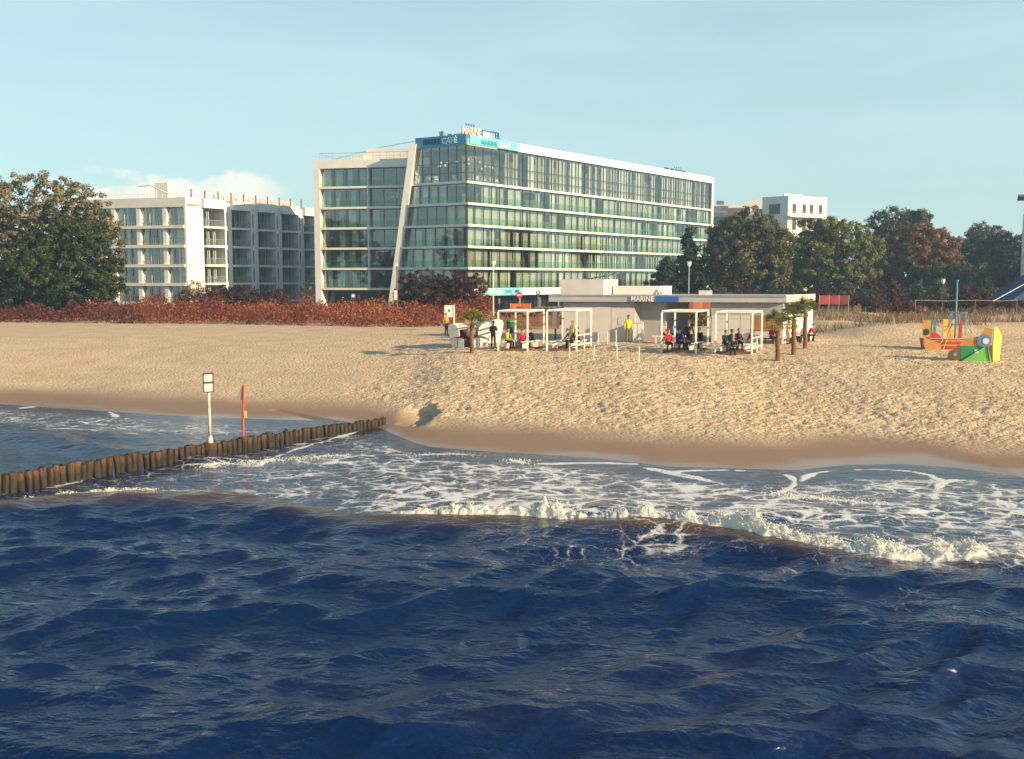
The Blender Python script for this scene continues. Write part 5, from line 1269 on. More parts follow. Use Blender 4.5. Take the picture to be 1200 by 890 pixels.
RAD = dict(pel=(.155, .12), spine=(.145, .115), chest=(.165, .125), nb=(.085, .075), neck=(.052, .055), jaw=(.066, .08), head=(.078, .098), crown=(.055, .07), sh=(.078, .078), el=(.056, .056), wr=(.04, .036), pa=(.042, .022), hip=(.10, .10), knee=(.068, .068), ank=(.05, .052), toe=(.045, .035))
def body_mesh(pose):
    J = skeleton(pose); names = list(J); idx = {n: i for i, n in enumerate(names)}
    me = bpy.data.meshes.new('body_src'); me.from_pydata([J[n] for n in names], [(idx[a], idx[b]) for a, b, _ in BONES], [])
    ob = bpy.data.objects.new('body_src', me); COL.objects.link(ob)
    md = ob.modifiers.new('skin', 'SKIN'); md.use_smooth_shade = True
    if not me.skin_vertices: me.skin_vertices.new() if hasattr(me.skin_vertices, 'new') else None
    sv = me.skin_vertices[0].data
    for n in names:
        k = n if n in RAD else n[:-1]; sv[idx[n]].radius = RAD[k]; sv[idx[n]].use_root = (n == 'pel')
    ob.modifiers.new('sub', 'SUBSURF').levels = 1
    dg = bpy.context.evaluated_depsgraph_get(); ev = ob.evaluated_get(dg); m2 = bpy.data.meshes.new_from_object(ev)
    bpy.data.objects.remove(ob); bpy.data.meshes.remove(me)
    mb = MB(); mb.v = [tuple(v.co) for v in m2.vertices]; mb.f = [tuple(p.vertices) for p in m2.polygons]
    segs = [(np.array(J[a]), np.array(J[b]), m_) for a, b, m_ in BONES]
    for p in m2.polygons:
        c = np.array(p.center); best = (9, 0)
        for a, b, m_ in segs:
            e = b - a; t = np.clip((c - a) @ e / (e @ e), 0, 1); d = np.linalg.norm(c - a - t * e)
            if d < best[0]: best = (d, m_)
        mb.mi.append(best[1])
    bpy.data.meshes.remove(m2)
    # five fingers on each hand, closing slightly
    for q, sgn in (('L', 1), ('R', -1)):
        w = Vector(J['wr' + q]); p = Vector(J['pa' + q]); d = (p - w).normalized(); side = d.cross(Vector((0, 0, 1)) if abs(d.z) < .9 else Vector((0, 1, 0))).normalized(); curl = side.cross(d)
        for k, ln in enumerate((.065, .075, .07, .055)):
            b = p + side * (k - 1.5) * .020; mb.tube([b - d * .01, b + d * ln * .55, b + d * ln * .85 + curl * .02, b + d * ln * .95 + curl * .04], [.0095, .009, .0085, .006], 5, 2)
        b = p - d * .05 + side * -.035; mb.tube([b, b - side * .022 + d * .025, b - side * .022 + d * .055], [.012, .011, .008], 5, 2)
    # nose, ears, eyes, mouth
    h = Vector(J['head']); fy = h.y - .098
    mb.prism([(h.x - .012, fy + .006, h.z - .045), (h.x + .012, fy + .006, h.z - .045), (h.x, fy + .01, h.z + .005)], (0, -.022, -.006), 2)
    for sgn in (1, -1):
        mb.ball((h.x + sgn * .030, fy + .012, h.z + .004), (.012, .008, .007), 6, 4, 4)
        mb.ball((h.x + sgn * .079, h.y + .005, h.z - .015), (.010, .020, .030), 6, 4, 2)
    mb.ball((h.x, fy + .014, h.z - .072), (.022, .008, .006), 6, 4, 4)
    m3 = mb.mesh('body', [cloth(60, 60, 60), cloth(40, 40, 50), SK[0], SHOE, EYE], smooth=True)
    hb = MB(); seg, rings = 12, 7
    for i in range(rings + 1):
        ph = (math.pi * 0.62) * i / rings
        for k in range(seg):
            th = 2 * math.pi * k / seg; x = .090 * math.sin(ph) * math.cos(th); y = .112 * math.sin(ph) * math.sin(th); zz = .112 * math.cos(ph)
            if y < -0.03 and zz < 0.045: y = max(y, -.05); zz = max(zz, 0.05)
            hb.v.append((h.x + x, h.y + y + .006, h.z + zz + .02))
    for i in range(rings):
        for k in range(seg): hb.f.append((i * seg + k, (i + 1) * seg + k, (i + 1) * seg + (k + 1) % seg, i * seg + (k + 1) % seg)); hb.mi.append(0)
    hm = hb.mesh('hair', HAIR[0], smooth=True)
    return m3, hm
BODY = {p: body_mesh(p) for p in ('stand', 'stand_hold', 'sit', 'sit_lean')}
rpe = random.Random(8)
def person(loc, face, pose, top, bottom, label, hair=0, skin=0, group=None, hat=None, scale=1.0, vest=None):
    """face: compass direction the person looks to (0 = towards the sea, 90 = to the right)"""
    bm_, hm = BODY[pose]
    t = thing('person', loc, label, 'person', group)
    rz = R(face)
    o = link_mesh('body', bm_, loc, rz, t, (scale,) * 3)
    for i, m_ in enumerate((cloth(*top), cloth(*bottom), SK[skin])):
        o.material_slots[i].link = 'OBJECT'; o.material_slots[i].material = m_
    hname = 'hat' if hat else 'hair'
    h = link_mesh(hname, hm, loc, rz, t, (scale,) * 3)
    h.material_slots[0].link = 'OBJECT'; h.material_slots[0].material = cloth(*hat) if hat else HAIR[hair]
    return t
def bench_spot(i, side, f):
    A, B, dv, z, F = PGS[i]; e = (A if side == 0 else B) + dv * f; ins = F.d * (0.30 if side == 0 else -0.36)
    return Vector((e.x + ins.x, e.y + ins.y, z - 0.07))
GRP = 'people resting at the beach bar'
person(bench_spot(0, 0, .2), 60, 'sit', (176, 186, 40), (25, 25, 35), 'person in a yellow green jacket sitting on a pergola bench', 0, 0, GRP)
person(bench_spot(0, 0, .55) + Vector((.62, 0, -.12)), 5, 'sit', (190, 40, 60), (45, 45, 70), 'person in a red jacket sitting beside the yellow green jacket', 1, 2, GRP)
person(bench_spot(0, 1, .72), -55, 'sit_lean', (26, 28, 44), (22, 24, 36), 'person in dark clothes leaning forward on the pergola bench beside the red jacket', 0, 1, GRP)
person(bench_spot(1, 1, .15), -70, 'sit_lean', (120, 110, 105), (40, 42, 60), 'person in a grey jacket sitting in the railed pergola near the stakes', 1, 0, GRP)
person(bench_spot(1, 1, .55), -80, 'sit', (150, 40, 55), (40, 40, 55), 'person in a dark red jacket behind the grey jacket in the railed pergola', 0, 0, GRP)
person(bench_spot(1, 0, .8) + Vector((.6, .9, -.10)), -40, 'stand', (214, 204, 140), (50, 55, 70), 'standing person in a pale yellow top behind the railed pergola', 2, 2, GRP)
person(on_sand(736, 402), 15, 'stand', (205, 205, 60), (120, 108, 90), 'man in a bright yellow vest standing beside the white cabinet', 0, 1, GRP, None, 1.08)
person(on_sand(578, 409), 160, 'stand_hold', (40, 34, 44), (26, 24, 34), 'person in dark clothes standing between beach chair and pergola', 0, 1, GRP, None, 1.0)
person(bench_spot(2, 0, .08) + Vector((0, -.1, 0)), 10, 'sit', (200, 30, 55), (32, 32, 42), 'person in a bright red jacket and red cap on the front of a bench', 0, 2, GRP, (180, 30, 40))
person(bench_spot(2, 0, .35) + Vector((.45, 0, 0)), 20, 'sit', (36, 44, 74), (30, 34, 54), 'person in a navy jacket sitting next to the bright red cap', 0, 0, GRP)
person(bench_spot(2, 0, .5) + Vector((1.0, .2, -.13)), 170, 'stand', (18, 22, 40), (16, 18, 32), 'tall standing man in black inside the crowded pergola', 3, 1, GRP, None, 1.08)
person(bench_spot(2, 1, .2), -70, 'sit', (60, 50, 64), (24, 26, 40), 'person in a dark grey jacket sitting beside the standing man in black', 1, 0, GRP)
person(bench_spot(2, 1, .52), -60, 'sit_lean', (130, 36, 70), (50, 60, 96), 'person in a maroon jacket and blue trousers on the bench of the crowded pergola', 0, 2, GRP)
person(bench_spot(2, 1, .85), -40, 'sit', (22, 26, 44), (24, 24, 34), 'person in black sitting at the inner end of the crowded bench', 0, 0, GRP)
wl0 = on_sand(786, 402.5)
wlw = thing('low_wall', wl0, 'low pale plank seat in the open middle of the bar', 'seat'); mb = MB(); mb.fbox(Fr((wl0.x - 1.3, wl0.y), (0.98, -.19)), 0, 3.0, -.25, .25, wl0.z + .45, wl0.z + .55); mb.build('seat', PALE, wlw)
for u in (0.2, 2.6): mb = MB(); mb.fbox(Fr((wl0.x - 1.3, wl0.y), (0.98, -.19)), u, u + .15, -.2, .2, wl0.z - .1, wl0.z + .45); mb.build('leg', PALE, wlw)
person(wl0 + Vector((0.1, 0, .12)), 60, 'sit', (70, 130, 190), (30, 34, 50), 'person in a light blue jacket sitting in the open middle of the bar', 1, 0, GRP)
person(wl0 + Vector((-.6, .1, .12)), 20, 'sit', (190, 150, 130), (36, 34, 44), 'person in a pale top beside the light blue jacket', 0, 2, GRP)
person(bench_spot(3, 0, .2) + Vector((.1, 0, 0)), 30, 'sit', (24, 34, 44), (26, 30, 46), 'person in a dark green jacket at the corner of the pergola beside the palms', 1, 0, GRP)
person(bench_spot(3, 0, .48) + Vector((.25, 0, 0)), 50, 'sit', (40, 46, 70), (30, 34, 52), 'person in a slate blue jacket second along the bench by the palms', 0, 0, GRP)
person(bench_spot(3, 0, .85) + Vector((.5, 0, 0)), 10, 'sit', (120, 50, 70), (40, 40, 56), 'person in a plum jacket at the back of the pergola beside the palms', 1, 1, GRP)
person(bench_spot(3, 0, .08) + Vector((.62, -.35, -.22)), -10, 'sit_lean', (64, 80, 84), (20, 24, 40), 'person in a grey green jacket crouching on the edge of the deck by the palms', 3, 0, GRP)
person(bench_spot(3, 1, .72), -60, 'sit', (196, 36, 60), (40, 40, 54), 'person in a red jacket sitting at the railed side by the palms', 0, 2, GRP)
bw_ = Vector((FBf.n.x * .42, FBf.n.y * .42, -.02))
lb = thing('wall_bench', FBf.p(U(905), .4, z0), 'long low bench along the timber clad bar wall', 'bench')
mb = MB(); mb.fbox(FBf, U(893), BLEN - .05, .2, .62, z0 + .38, z0 + .45); mb.build('seat', DECK[2], lb)
for px in (896, 905, 913): mb = MB(); mb.fbox(FBf, U(px), U(px) + .1, .25, .58, z0 - .1, z0 + .38); mb.build('leg', DECK[0], lb)
lb2 = thing('wall_bench', FBs.p(2, .4, z0), 'low bench against the sunlit end wall of the bar', 'bench')
mb = MB(); mb.fbox(FBs, .1, 4.6, .2, .62, z0 + .38, z0 + .45); mb.build('seat', DECK[2], lb2)
for u in (.3, 2.2, 4.2): mb = MB(); mb.fbox(FBs, u, u + .1, .25, .58, z0 - .1, z0 + .38); mb.build('leg', DECK[0], lb2)
person(FBf.p(U(904), .45, z0 - .02), 15, 'sit', (178, 40, 72), (30, 36, 56), 'person in a crimson jacket sitting against the timber boards', 0, 0, GRP)
pz = FBf.p(U(922), 1.0, z0); person(Vector((pz.x, pz.y, gh(pz.x, pz.y))), 40, 'stand_hold', (186, 150, 112), (150, 112, 70), 'person in beige standing behind the palm trunks', 2, 2, GRP, None, .95)
person(FBs.p(1.2, .45, z0 - .02), 60, 'sit', (196, 160, 130), (36, 40, 54), 'person in a cream jacket sitting beside the last palm', 2, 0, GRP)
person(FBs.p(2.7, .5, z0 - .02), 55, 'sit', (206, 150, 130), (40, 44, 60), 'person in a pale pink jacket in the middle of the end wall bench', 1, 2, GRP)
person(FBs.p(3.9, .5, z0 - .02), 65, 'sit_lean', (160, 34, 60), (26, 30, 46), 'person in a dark crimson jacket at the outer end of the end wall bench', 0, 0, GRP)
person(on_sand(523, 394), 40, 'stand', (170, 140, 60), (90, 80, 90), 'person in an ochre top standing by the hedge end', 1, 0, GRP, None, 1.0)
# guests on the hotel balconies
bp1 = FR.p(37.0, .45, SL[3] + .0); person(bp1, 60, 'stand', (214, 170, 160), (110, 40, 60), 'guest in pale pink leaning out on a middle hotel balcony', 1, 0, 'guests on the balconies')
bp2 = FR.p(53.5, .45, SL[4] + .0); person(bp2, 60, 'stand', (60, 170, 180), (60, 60, 90), 'guest in turquoise on the balcony below the top glazing', 2, 0, 'guests on the balconies')
# ------------------------------------------------------------------ hooded beach chairs
CHW = mat('chair_wicker_white', (0.76, 0.72, 0.64), 0.75, 0.08, 6, 0.3, 40); CHIN = mat('chair_lining', (0.18, 0.16, 0.15), 0.9, 0.2, 4); CUSH = mat('cushion_red', (0.48, 0.12, 0.06), 0.85, 0.15, 5)
def beach_chair(px, py, rz, label, cushion=CUSH, s=1.0):
    p = on_sand(px, py); t = thing('beach_chair', p, label, 'beach chair', 'hooded beach chairs'); M = Matrix.Translation(p) @ Matrix.Rotation(R(rz), 4, 'Z') @ Matrix.Scale(s, 4)
    W = 0.62
    def sidep(x0, x1):
        pr = [(-.42, 0.0), (.46, 0.0), (.46, .52), (.14, .62), (.10, 1.10), (-.08, 1.38), (-.34, 1.52), (-.58, 1.48), (-.70, 1.30), (-.62, .80), (-.46, .45)]
        mb = MB(); mb.prism([M @ Vector((x0, -a, b)) for a, b in pr], M.to_3x3() @ Vector((x1 - x0, 0, 0))); return mb
    sidep(-W, -W + .06).build('side_panel', CHW, t); sidep(W - .06, W).build('side_panel', CHW, t)
    # rounded hood and back as one curved sheet
    arc = [(-.42, .10), (-.62, .80), (-.70, 1.28), (-.60, 1.47), (-.36, 1.53), (-.10, 1.42), (.08, 1.15)]
    mb = MB()
    for i in range(len(arc) - 1):
        (a, b), (c, d) = arc[i], arc[i + 1]; n = Vector((0, -(b - d), -(c - a))); n = Vector((0, d - b, c - a)).normalized() * .05
        x0, x1 = -W + .062, W - .062
        q = [Vector((x0, -a, b)), Vector((x1, -a, b)), Vector((x1, -c, d)), Vector((x0, -c, d))]
        mb.hexa([M @ v for v in q] + [M @ (v + Vector((0, .04, .01))) for v in q])
    mb.build('hood', CHW, t, True)
    mb = MB(); x0, x1 = -W + .063, W - .063
    mb.prism([M @ Vector((x0, y, z)) for y, z in ((.30, .34), (-.44, .38), (-.44, .08), (.30, .06))], M.to_3x3() @ Vector((x1 - x0, 0, 0))); mb.build('seat', CHIN, t)
    mb = MB(); mb.prism([M @ Vector((x0 + .05, y, z)) for y, z in ((.40, .40), (-.40, .42), (-.40, .52), (.42, .50), (.58, 1.15), (.46, 1.12))], M.to_3x3() @ Vector((x1 - x0 - .1, 0, 0))); mb.build('cushion', cushion, t)
    mb = MB()
    for sx in (-W - .02, W - .0): mb.prism([M @ Vector((sx, y, .60)) for y in (-.44, .30)] + [M @ Vector((sx, y, .66)) for y in (.30, -.44)], M.to_3x3() @ Vector((.02, 0, 0)))
    for sx in (-W - .02, W): mb.prism([M @ Vector((sx, y, z)) for y, z in ((-.05, .05), (.0, .05), (.0, .6), (-.05, .6))], M.to_3x3() @ Vector((.02, 0, 0)))
    mb.build('armrest', DECK[2], t)
    return t
beach_chair(542, 406.5, 62, 'white hooded beach chair turned to the left, beside the single palm', CUSH, 1.0)
beach_chair(561, 406.5, -80, 'white hooded beach chair with its tall back behind the single palm', CUSH, 1.08)
beach_chair(574, 401.5, -60, 'white hooded beach chair half hidden behind its neighbour', CUSH, 1.05)
# ------------------------------------------------------------------ fan palms
PTR = mat('palm_fibre', (0.25, 0.125, 0.060), 0.95, 0.4, 7, 0.9, 22, stretch=(1, 1, 2.2))
L_PALM = leaf_mat('palm_leaves', [(0.06, 0.075, 0.03), (0.18, 0.18, 0.045), (0.40, 0.34, 0.07), (0.62, 0.50, 0.09)], 0.3)
L_PALM2 = leaf_mat('palm_leaves_green', [(0.04, 0.06, 0.035), (0.13, 0.15, 0.05), (0.30, 0.28, 0.08), (0.50, 0.42, 0.12)], 0.25)
def palm(px, py, H, label, lm, seed):
    p = on_sand(px, py); t = thing('palm_tree', p, label, 'palm', 'potted fan palms on the sand'); rs = np.random.RandomState(seed)
    mb = MB(); n = 14
    P = [(p.x + 0.02 * math.sin(i * .5), p.y, p.z - .25 + (H + .25) * i / n) for i in range(n + 1)]
    mb.tube(P, [0.145 + 0.025 * ((i % 2) - .5) - 0.015 * i / n for i in range(n + 1)], 11); mb.build('trunk', PTR, t, True)
    top = np.array([p.x, p.y, p.z + H])
    for k in range(26):
        az = k * 2.4 + rs.uniform(-.3, .3); el = rs.uniform(-0.25, 1.35); ln = rs.uniform(.40, .62)
        d = np.array([math.cos(az) * math.cos(el), math.sin(az) * math.cos(el), math.sin(el)])
        mb = MB(); hub = top + d * ln + np.array([0, 0, .05]); mb.tube([top, (top + hub) / 2 + np.array([0, 0, .04]), hub], [.015, .012, .01], 4, 0)
        sd = np.cross(d, [0, 0, 1.0]); sd /= np.linalg.norm(sd) + 1e-9; up = np.cross(sd, d)
        for j in range(11):                # fan of narrow leaflets
            a = (j - 5) / 5.0 * 1.35; q = d * math.cos(a) + sd * math.sin(a); L_ = rs.uniform(.50, .68); wv_ = np.cross(q, up) * 0.04
            m1 = hub + q * L_ * .6 + up * .02; tip = hub + q * L_ - np.array([0, 0, .10])
            mb.poly([hub, m1 - wv_, tip, m1 + wv_], 0)
        a = np.array([v for v in mb.v]); org = tuple(top)
        me_ = mb.mesh('frond', lm, org); at_ = me_.attributes.new('tone', 'FLOAT', 'FACE'); at_.data.foreach_set('value', np.clip(rs.rand() * .6 + rs.rand(len(me_.polygons)) * .4, 0, 1).astype(np.float32))
        link_mesh('frond', me_, org, 0, t)
palm(553, 414, 1.75, 'yellowing fan palm on a stout trunk in front of the beach chairs', L_PALM, 1)
palm(911, 423, 2.0, 'stoutest fan palm, standing farthest out from the bar end', L_PALM2, 2)
palm(929.5, 415.5, 2.1, 'fan palm in the middle of the three beside the bar', L_PALM2, 3)
palm(943, 409, 2.3, 'tall fan palm beside the sunlit bar wall', L_PALM2, 4)
# ------------------------------------------------------------------ white stakes in the sand
stakes = [(700.5, 405, 14), (712, 404, 15), (722.5, 404.5, 17), (738.5, 399, 12), (723, 421, 16), (748.5, 425, 18), (695, 422, 17), (667, 421, 15), (722, 411, 10)]
STL = ['white stake nearest the railed pergola, close to the bar wall', 'white stake second along the bar wall from the railed pergola', 'white stake third along the bar wall from the railed pergola', 'short white stake at the feet of the man in the yellow vest',
       'white stake standing out on the trodden sand between the pergola pairs', 'white stake farthest out on the sand, before the yellow vest man', 'white stake just in front of the railed pergola corner post', 'white stake before the bench of the railed pergola', 'shortest white stake, half buried behind the one on the trodden sand']
for i, (a, b, h) in enumerate(stakes):
    p = on_sand(a, b); mb = MB(); tl = rp.gauss(0, .03)
    mb.tube([(p.x, p.y, p.z - .3), (p.x + tl, p.y, p.z + h * p.y / 1200)], [.034, .03], 6); mb.tube([(p.x + tl, p.y, p.z + h * p.y / 1200), (p.x + tl, p.y, p.z + h * p.y / 1200 + .03)], [.038, .02], 6)
    o = mb.build('white_stake', PW); tag(o, STL[i], 'stake', 'white stakes between the pergolas')
# ------------------------------------------------------------------ play boats
ORG = mat('play_orange', (0.62, 0.29, 0.07), 0.55, 0.15, 3); YEL = mat('play_yellow', (0.80, 0.58, 0.10), 0.5, 0.1, 3); RED = mat('play_red', (0.55, 0.05, 0.05), 0.5, 0.15, 3); GRN = mat('play_green', (0.02, 0.30, 0.12), 0.5, 0.1, 3); LGR = mat('play_lime', (0.20, 0.58, 0.10), 0.5, 0.1, 3); BLU = mat('play_blue', (0.12, 0.27, 0.42), 0.45, 0.1, 3)
p = on_sand(1106, 410); t = thing('play_boat', p, 'wooden play ship with a red hull, coloured boards and a tall blue mast', 'play boat', 'play boats on the sand')
F = Fr((p.x - 1.05, p.y), (0.985, -0.17)); z = p.z - .08
mb = MB(); mb.prism([F.p(0.15, 0.0, z), F.p(2.1, 0.0, z), F.p(2.2, 0, z + .75), F.p(0, 0, z + .75)], Vector((0, 1.3, 0)) * 1); mb.build('hull', RED, t)
for k in range(5):
    mb = MB(); mb.fbox(F, 0.02 + .01 * k, 2.12, 0.01, 0.05, z + .04 + k * .14, z + .16 + k * .14); mb.build('hull_plank', [RED, RED, ORG, RED, ORG][k], t)
mb = MB(); mb.prism([F.p(-.1, 0.3, z), F.p(.75, 0.3, z), F.p(.75, .3, z + .5), F.p(.3, .3, z + .62), F.p(-.28, .3, z + .9), F.p(-.3, .3, z + .4)], Vector((0.02, .08, 0))); mb.build('bow_panel', ORG, t)
mb = MB(); mb.prism([F.p(-.35, .25, z + .9), F.p(0.1, .25, z + .9), F.p(.1, .25, z + 1.95), F.p(-.35, .25, z + 1.95)], Vector((0.02, .08, 0))); mb.build('stern_panel', ORG, t)
mb = MB(); mb.tube([F.p(-.15, .25, z + 1.2), F.p(-.15, .27, z + 1.2)], .2, 12); mb.build('porthole', DARKF, t)
for u0, u1, m_ in ((.16, .50, GRN), (.58, .72, BLU), (1.15, 1.45, YEL), (1.47, 1.62, ORG), (1.64, 1.88, YEL), (2.1, 2.3, RED)):
    mb = MB(); mb.fbox(F, u0, u1, -1.2, -1.12, z + .75, z + 1.95); mb.build('side_board', m_, t)
mb = MB(); mb.prism([F.p(.1, 0.05, z + .78), F.p(.9, 0.05, z + .78), F.p(.5, .05, z + 1.15), F.p(.1, .05, z + 1.2)], Vector((0, .05, 0))); mb.build('slide_side', RED, t)
mb = MB(); mb.tube([F.p(1.72, -.4, z), F.p(1.72, -.4, z + 4.35)], .055, 10); mb.tube([F.p(1.72, -.4, z + 4.35), F.p(1.72, -.4, z + 4.45)], [.09, .08], 10); mb.build('mast', BLU, t, True)
mb = MB(); c_ = F.p(1.9, -.5, z)
for k in range(12):
    a0, a1 = k * math.pi / 6, (k + 1) * math.pi / 6
    for zz in (1.65, 2.4): mb.tube([(c_.x + .5 * math.cos(a0), c_.y + .5 * math.sin(a0), z + zz), (c_.x + .5 * math.cos(a1), c_.y + .5 * math.sin(a1), z + zz)], .025, 5)
    if k % 2 == 0: mb.tube([(c_.x + .5 * math.cos(a0), c_.y + .5 * math.sin(a0), z + 1.65), (c_.x + .5 * math.cos(a0), c_.y + .5 * math.sin(a0), z + 2.4)], .02, 5)
mb.build('crow_nest', BLU, t)
mb = MB()
for a, b in ((.55, 1.5), (.9, 1.6)): mb.tube([F.p(a, .25, z + .1), F.p(b, -.2, z + 1.9)], .018, 5)
mb.tube([F.p(.1, .15, z + .8), F.p(2.0, .15, z + .8)], .02, 5); mb.build('rope', PALE, t)
p = on_sand(1146, 423.5); t = thing('play_boat', p, 'green and orange play boat with a yellow prow and a round window', 'play boat', 'play boats on the sand')
F = Fr((p.x - 1.0, p.y), (0.97, -0.24)); z = p.z - .06; F2 = Fr(F.p(1.65, 0, 0), (0.75, 0.66))
mb = MB(); mb.prism([F.p(0, 0, z), F.p(1.65, 0, z), F2.p(.9, 0, z), F2.p(.9, 0, z) + Vector((-.9, .5, 0)), F.p(0, -1.0, z)], Vector((0, 0, .9))); mb.build('hull', ORG, t)
mb = MB(); mb.prism([F.p(.02, .01, z + .05), F.p(.02, .01, z + .92), F.p(1.2, .01, z + .92)], Vector((F.n.x * .04, F.n.y * .04, 0))); mb.build('side_panel', GRN, t)
mb = MB(); mb.prism([F.p(.08, .01, z + .05), F.p(1.62, .01, z + .05), F.p(1.40, .01, z + .92), F.p(1.24, .01, z + .92)], Vector((F.n.x * .04, F.n.y * .04, 0))); mb.build('side_panel', LGR, t)
mb = MB(); mb.prism([F2.p(0.02, .01, z), F2.p(.8, .01, z), F2.p(.9, .01, z + .92), F2.p(-.1, .01, z + .92)], Vector((F2.n.x * .04, F2.n.y * .04, 0))); mb.build('bow_panel', YEL, t)
mb = MB(); mb.prism([F.p(-.08, .0, z + .93), F.p(1.5, 0, z + .93), F.p(1.6, 0, z + 1.85), F.p(1.2, 0, z + 1.95), F.p(1.0, 0, z + 1.45), F.p(.2, 0, z + 1.30)], Vector((F.n.x * .05, F.n.y * .05, 0))); mb.build('upper_side', ORG, t)
mb = MB(); mb.prism([F2.p(-.05, .0, z + .93), F2.p(.95, 0, z + .93), F2.p(.95, 0, z + 1.5), F2.p(.25, 0, z + 2.0), F2.p(.0, 0, z + 1.9)], Vector((F2.n.x * .05, F2.n.y * .05, 0))); mb.build('prow', YEL, t)
q = F.p(1.18, .06, z + 1.22); mb = MB(); mb.tube([q, q + Vector((F.n.x * .05, F.n.y * .05, 0))], .36, 18); mb.build('window', BLU, t)
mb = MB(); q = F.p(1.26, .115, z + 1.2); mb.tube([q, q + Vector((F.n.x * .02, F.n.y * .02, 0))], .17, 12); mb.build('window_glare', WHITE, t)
mb = MB(); mb.prism([F.p(-.02, .02, z), F.p(.0, .02, z + .9), F.p(-.55, -.35, z + .55), F.p(-.6, -.4, z + .1)], Vector((.03, .04, 0))); mb.build('stern_flap', ORG, t)
mb = MB(); q = F.p(-.3, -.02, z + .45); mb.tube([q, q + Vector((0, -.12, 0))], .11, 10); mb.build('porthole', BLU, t)
mb = MB(); mb.tube([F.p(1.52, .06, z), F.p(1.36, .06, z + .95)], .03, 5); mb.tube([F.p(.0, .07, z + .08), F.p(1.25, .07, z + .92)], .025, 5); mb.build('edge_strip', DARKF, t)
mb = MB(); mb.fbox(F, .72, .92, .055, .07, z + .5, z + .72); mb.build('sticker', PALE, t)
# ------------------------------------------------------------------ fences, nets, posts, signs behind
PICK = mat('picket_brown', (0.23, 0.125, 0.075), 0.9, 0.3, 4)
def picket_fence(pa, pb, label, n, h=0.9):
    a = on_sand(*pa); b = on_sand(*pb); t = thing('picket_fence', a, label, 'fence', 'brown dune fences')
    for i in range(n):
        q = a.lerp(b, i / (n - 1)); q.z = gh(q.x, q.y); hh = h * rp.uniform(.8, 1.1)
        mb = MB(); mb.box(q.x - .03, q.x + .03, q.y - .015, q.y + .015, q.z - .1, q.z + hh); mb.build('picket', PICK, t)
    for f in (.3, .75):
        mb = MB(); mb.tube([a.lerp(b, k / 6) + Vector((0, .03, h * f)) for k in range(7)], .012, 4); mb.build('wire', GREYM, t)
picket_fence((1064, 377), (1090, 368), 'short brown picket fence climbing beside the dune path', 26)
picket_fence((1000, 371), (1024, 362), 'brown picket fence at the edge of the shaded dune', 26)
picket_fence((585, 387), (655, 386), 'brown wicker fence behind the two left pergolas', 60, 1.3)
# beach volleyball rope and posts
a = at_y(1073, 352, 92); b = at_y(1192, 352, 92); zb = gh(a.x, 92)
t = thing('net_rope', (a.x, 92, zb), 'thin white rope stretched between posts behind the play boats', 'rope')
for q in (a, at_y(1143, 352, 92), b):
    mb = MB(); mb.tube([(q.x, 92, gh(q.x, 92) - .1), (q.x, 92, q.z + .05)], .02, 6); mb.build('post', GREYM, t)
mb = MB(); mb.tube([a, at_y(1110, 353, 92), at_y(1143, 352, 92), at_y(1170, 353, 92), b], .012, 5); mb.build('rope', PALE, t)
# blue tent with a white guy rope
a = at_y(1162, 353, 96)
t = thing('blue_tent', (a.x + 4, 97, gh(a.x + 4, 97)), 'dark blue tent with a white guy rope near the grey tower', 'tent')
e0 = at_y(1186, 352, 98); e1 = at_y(1230, 322, 98); e2 = at_y(1300, 352, 98)
mb = MB(); mb.prism([e0, e2, e1], (0, 5, 0)); mb.build('canvas', mat('tent_blue', (0.025, 0.06, 0.17), 0.7, 0.15, 1), t)
mb = MB(); mb.tube([at_y(1164, 353, 96), at_y(1230, 317, 97)], .045, 5); mb.build('guy_rope', PALE, t)
mb = MB(); mb.tube([(e1.x, 97.9, gh(e1.x, 98)), (e1.x, 97.9, e1.z)], .06, 6); mb.build('pole', GREYM, t)
# red banner fence panels
def banner(px0, px1, y0, y1, Y, col, label):
    a = at_y(px0, y1, Y); b = at_y(px1, y0, Y); t = thing('banner_fence', (a.x, Y, a.z), label, 'fence panel', 'red and orange fence panels behind the bar')
    n = max(2, int((px1 - px0) / 9)); w = (b.x - a.x) / n
    for i in range(n):
        mb = MB(); mb.box(a.x + i * w + .03, a.x + (i + 1) * w - .03, Y, Y + .04, a.z, b.z); mb.build('panel', mat('banner_%s_%d' % (label[:6], i % 3), [c * (1 - .25 * (i % 3)) for c in col], .7, .2, 2), t)
    zz = gh(a.x, Y)
    for i in range(n + 1):
        mb = MB(); mb.tube([(a.x + i * w, Y + .02, zz - .2), (a.x + i * w, Y + .02, b.z + .06)], .025, 5); mb.build('post', GREYM, t)
banner(960, 995, 346.5, 357, 104, (.36, .05, .06), 'dark red fence panels beside the sunlit bar wall')
banner(785, 832, 351, 363, 101, (.50, .13, .05), 'orange red fence panels seen through the open bar middle')
banner(598, 622, 356, 362, 104, (.62, .16, .03), 'bright orange panels behind the left pergolas')
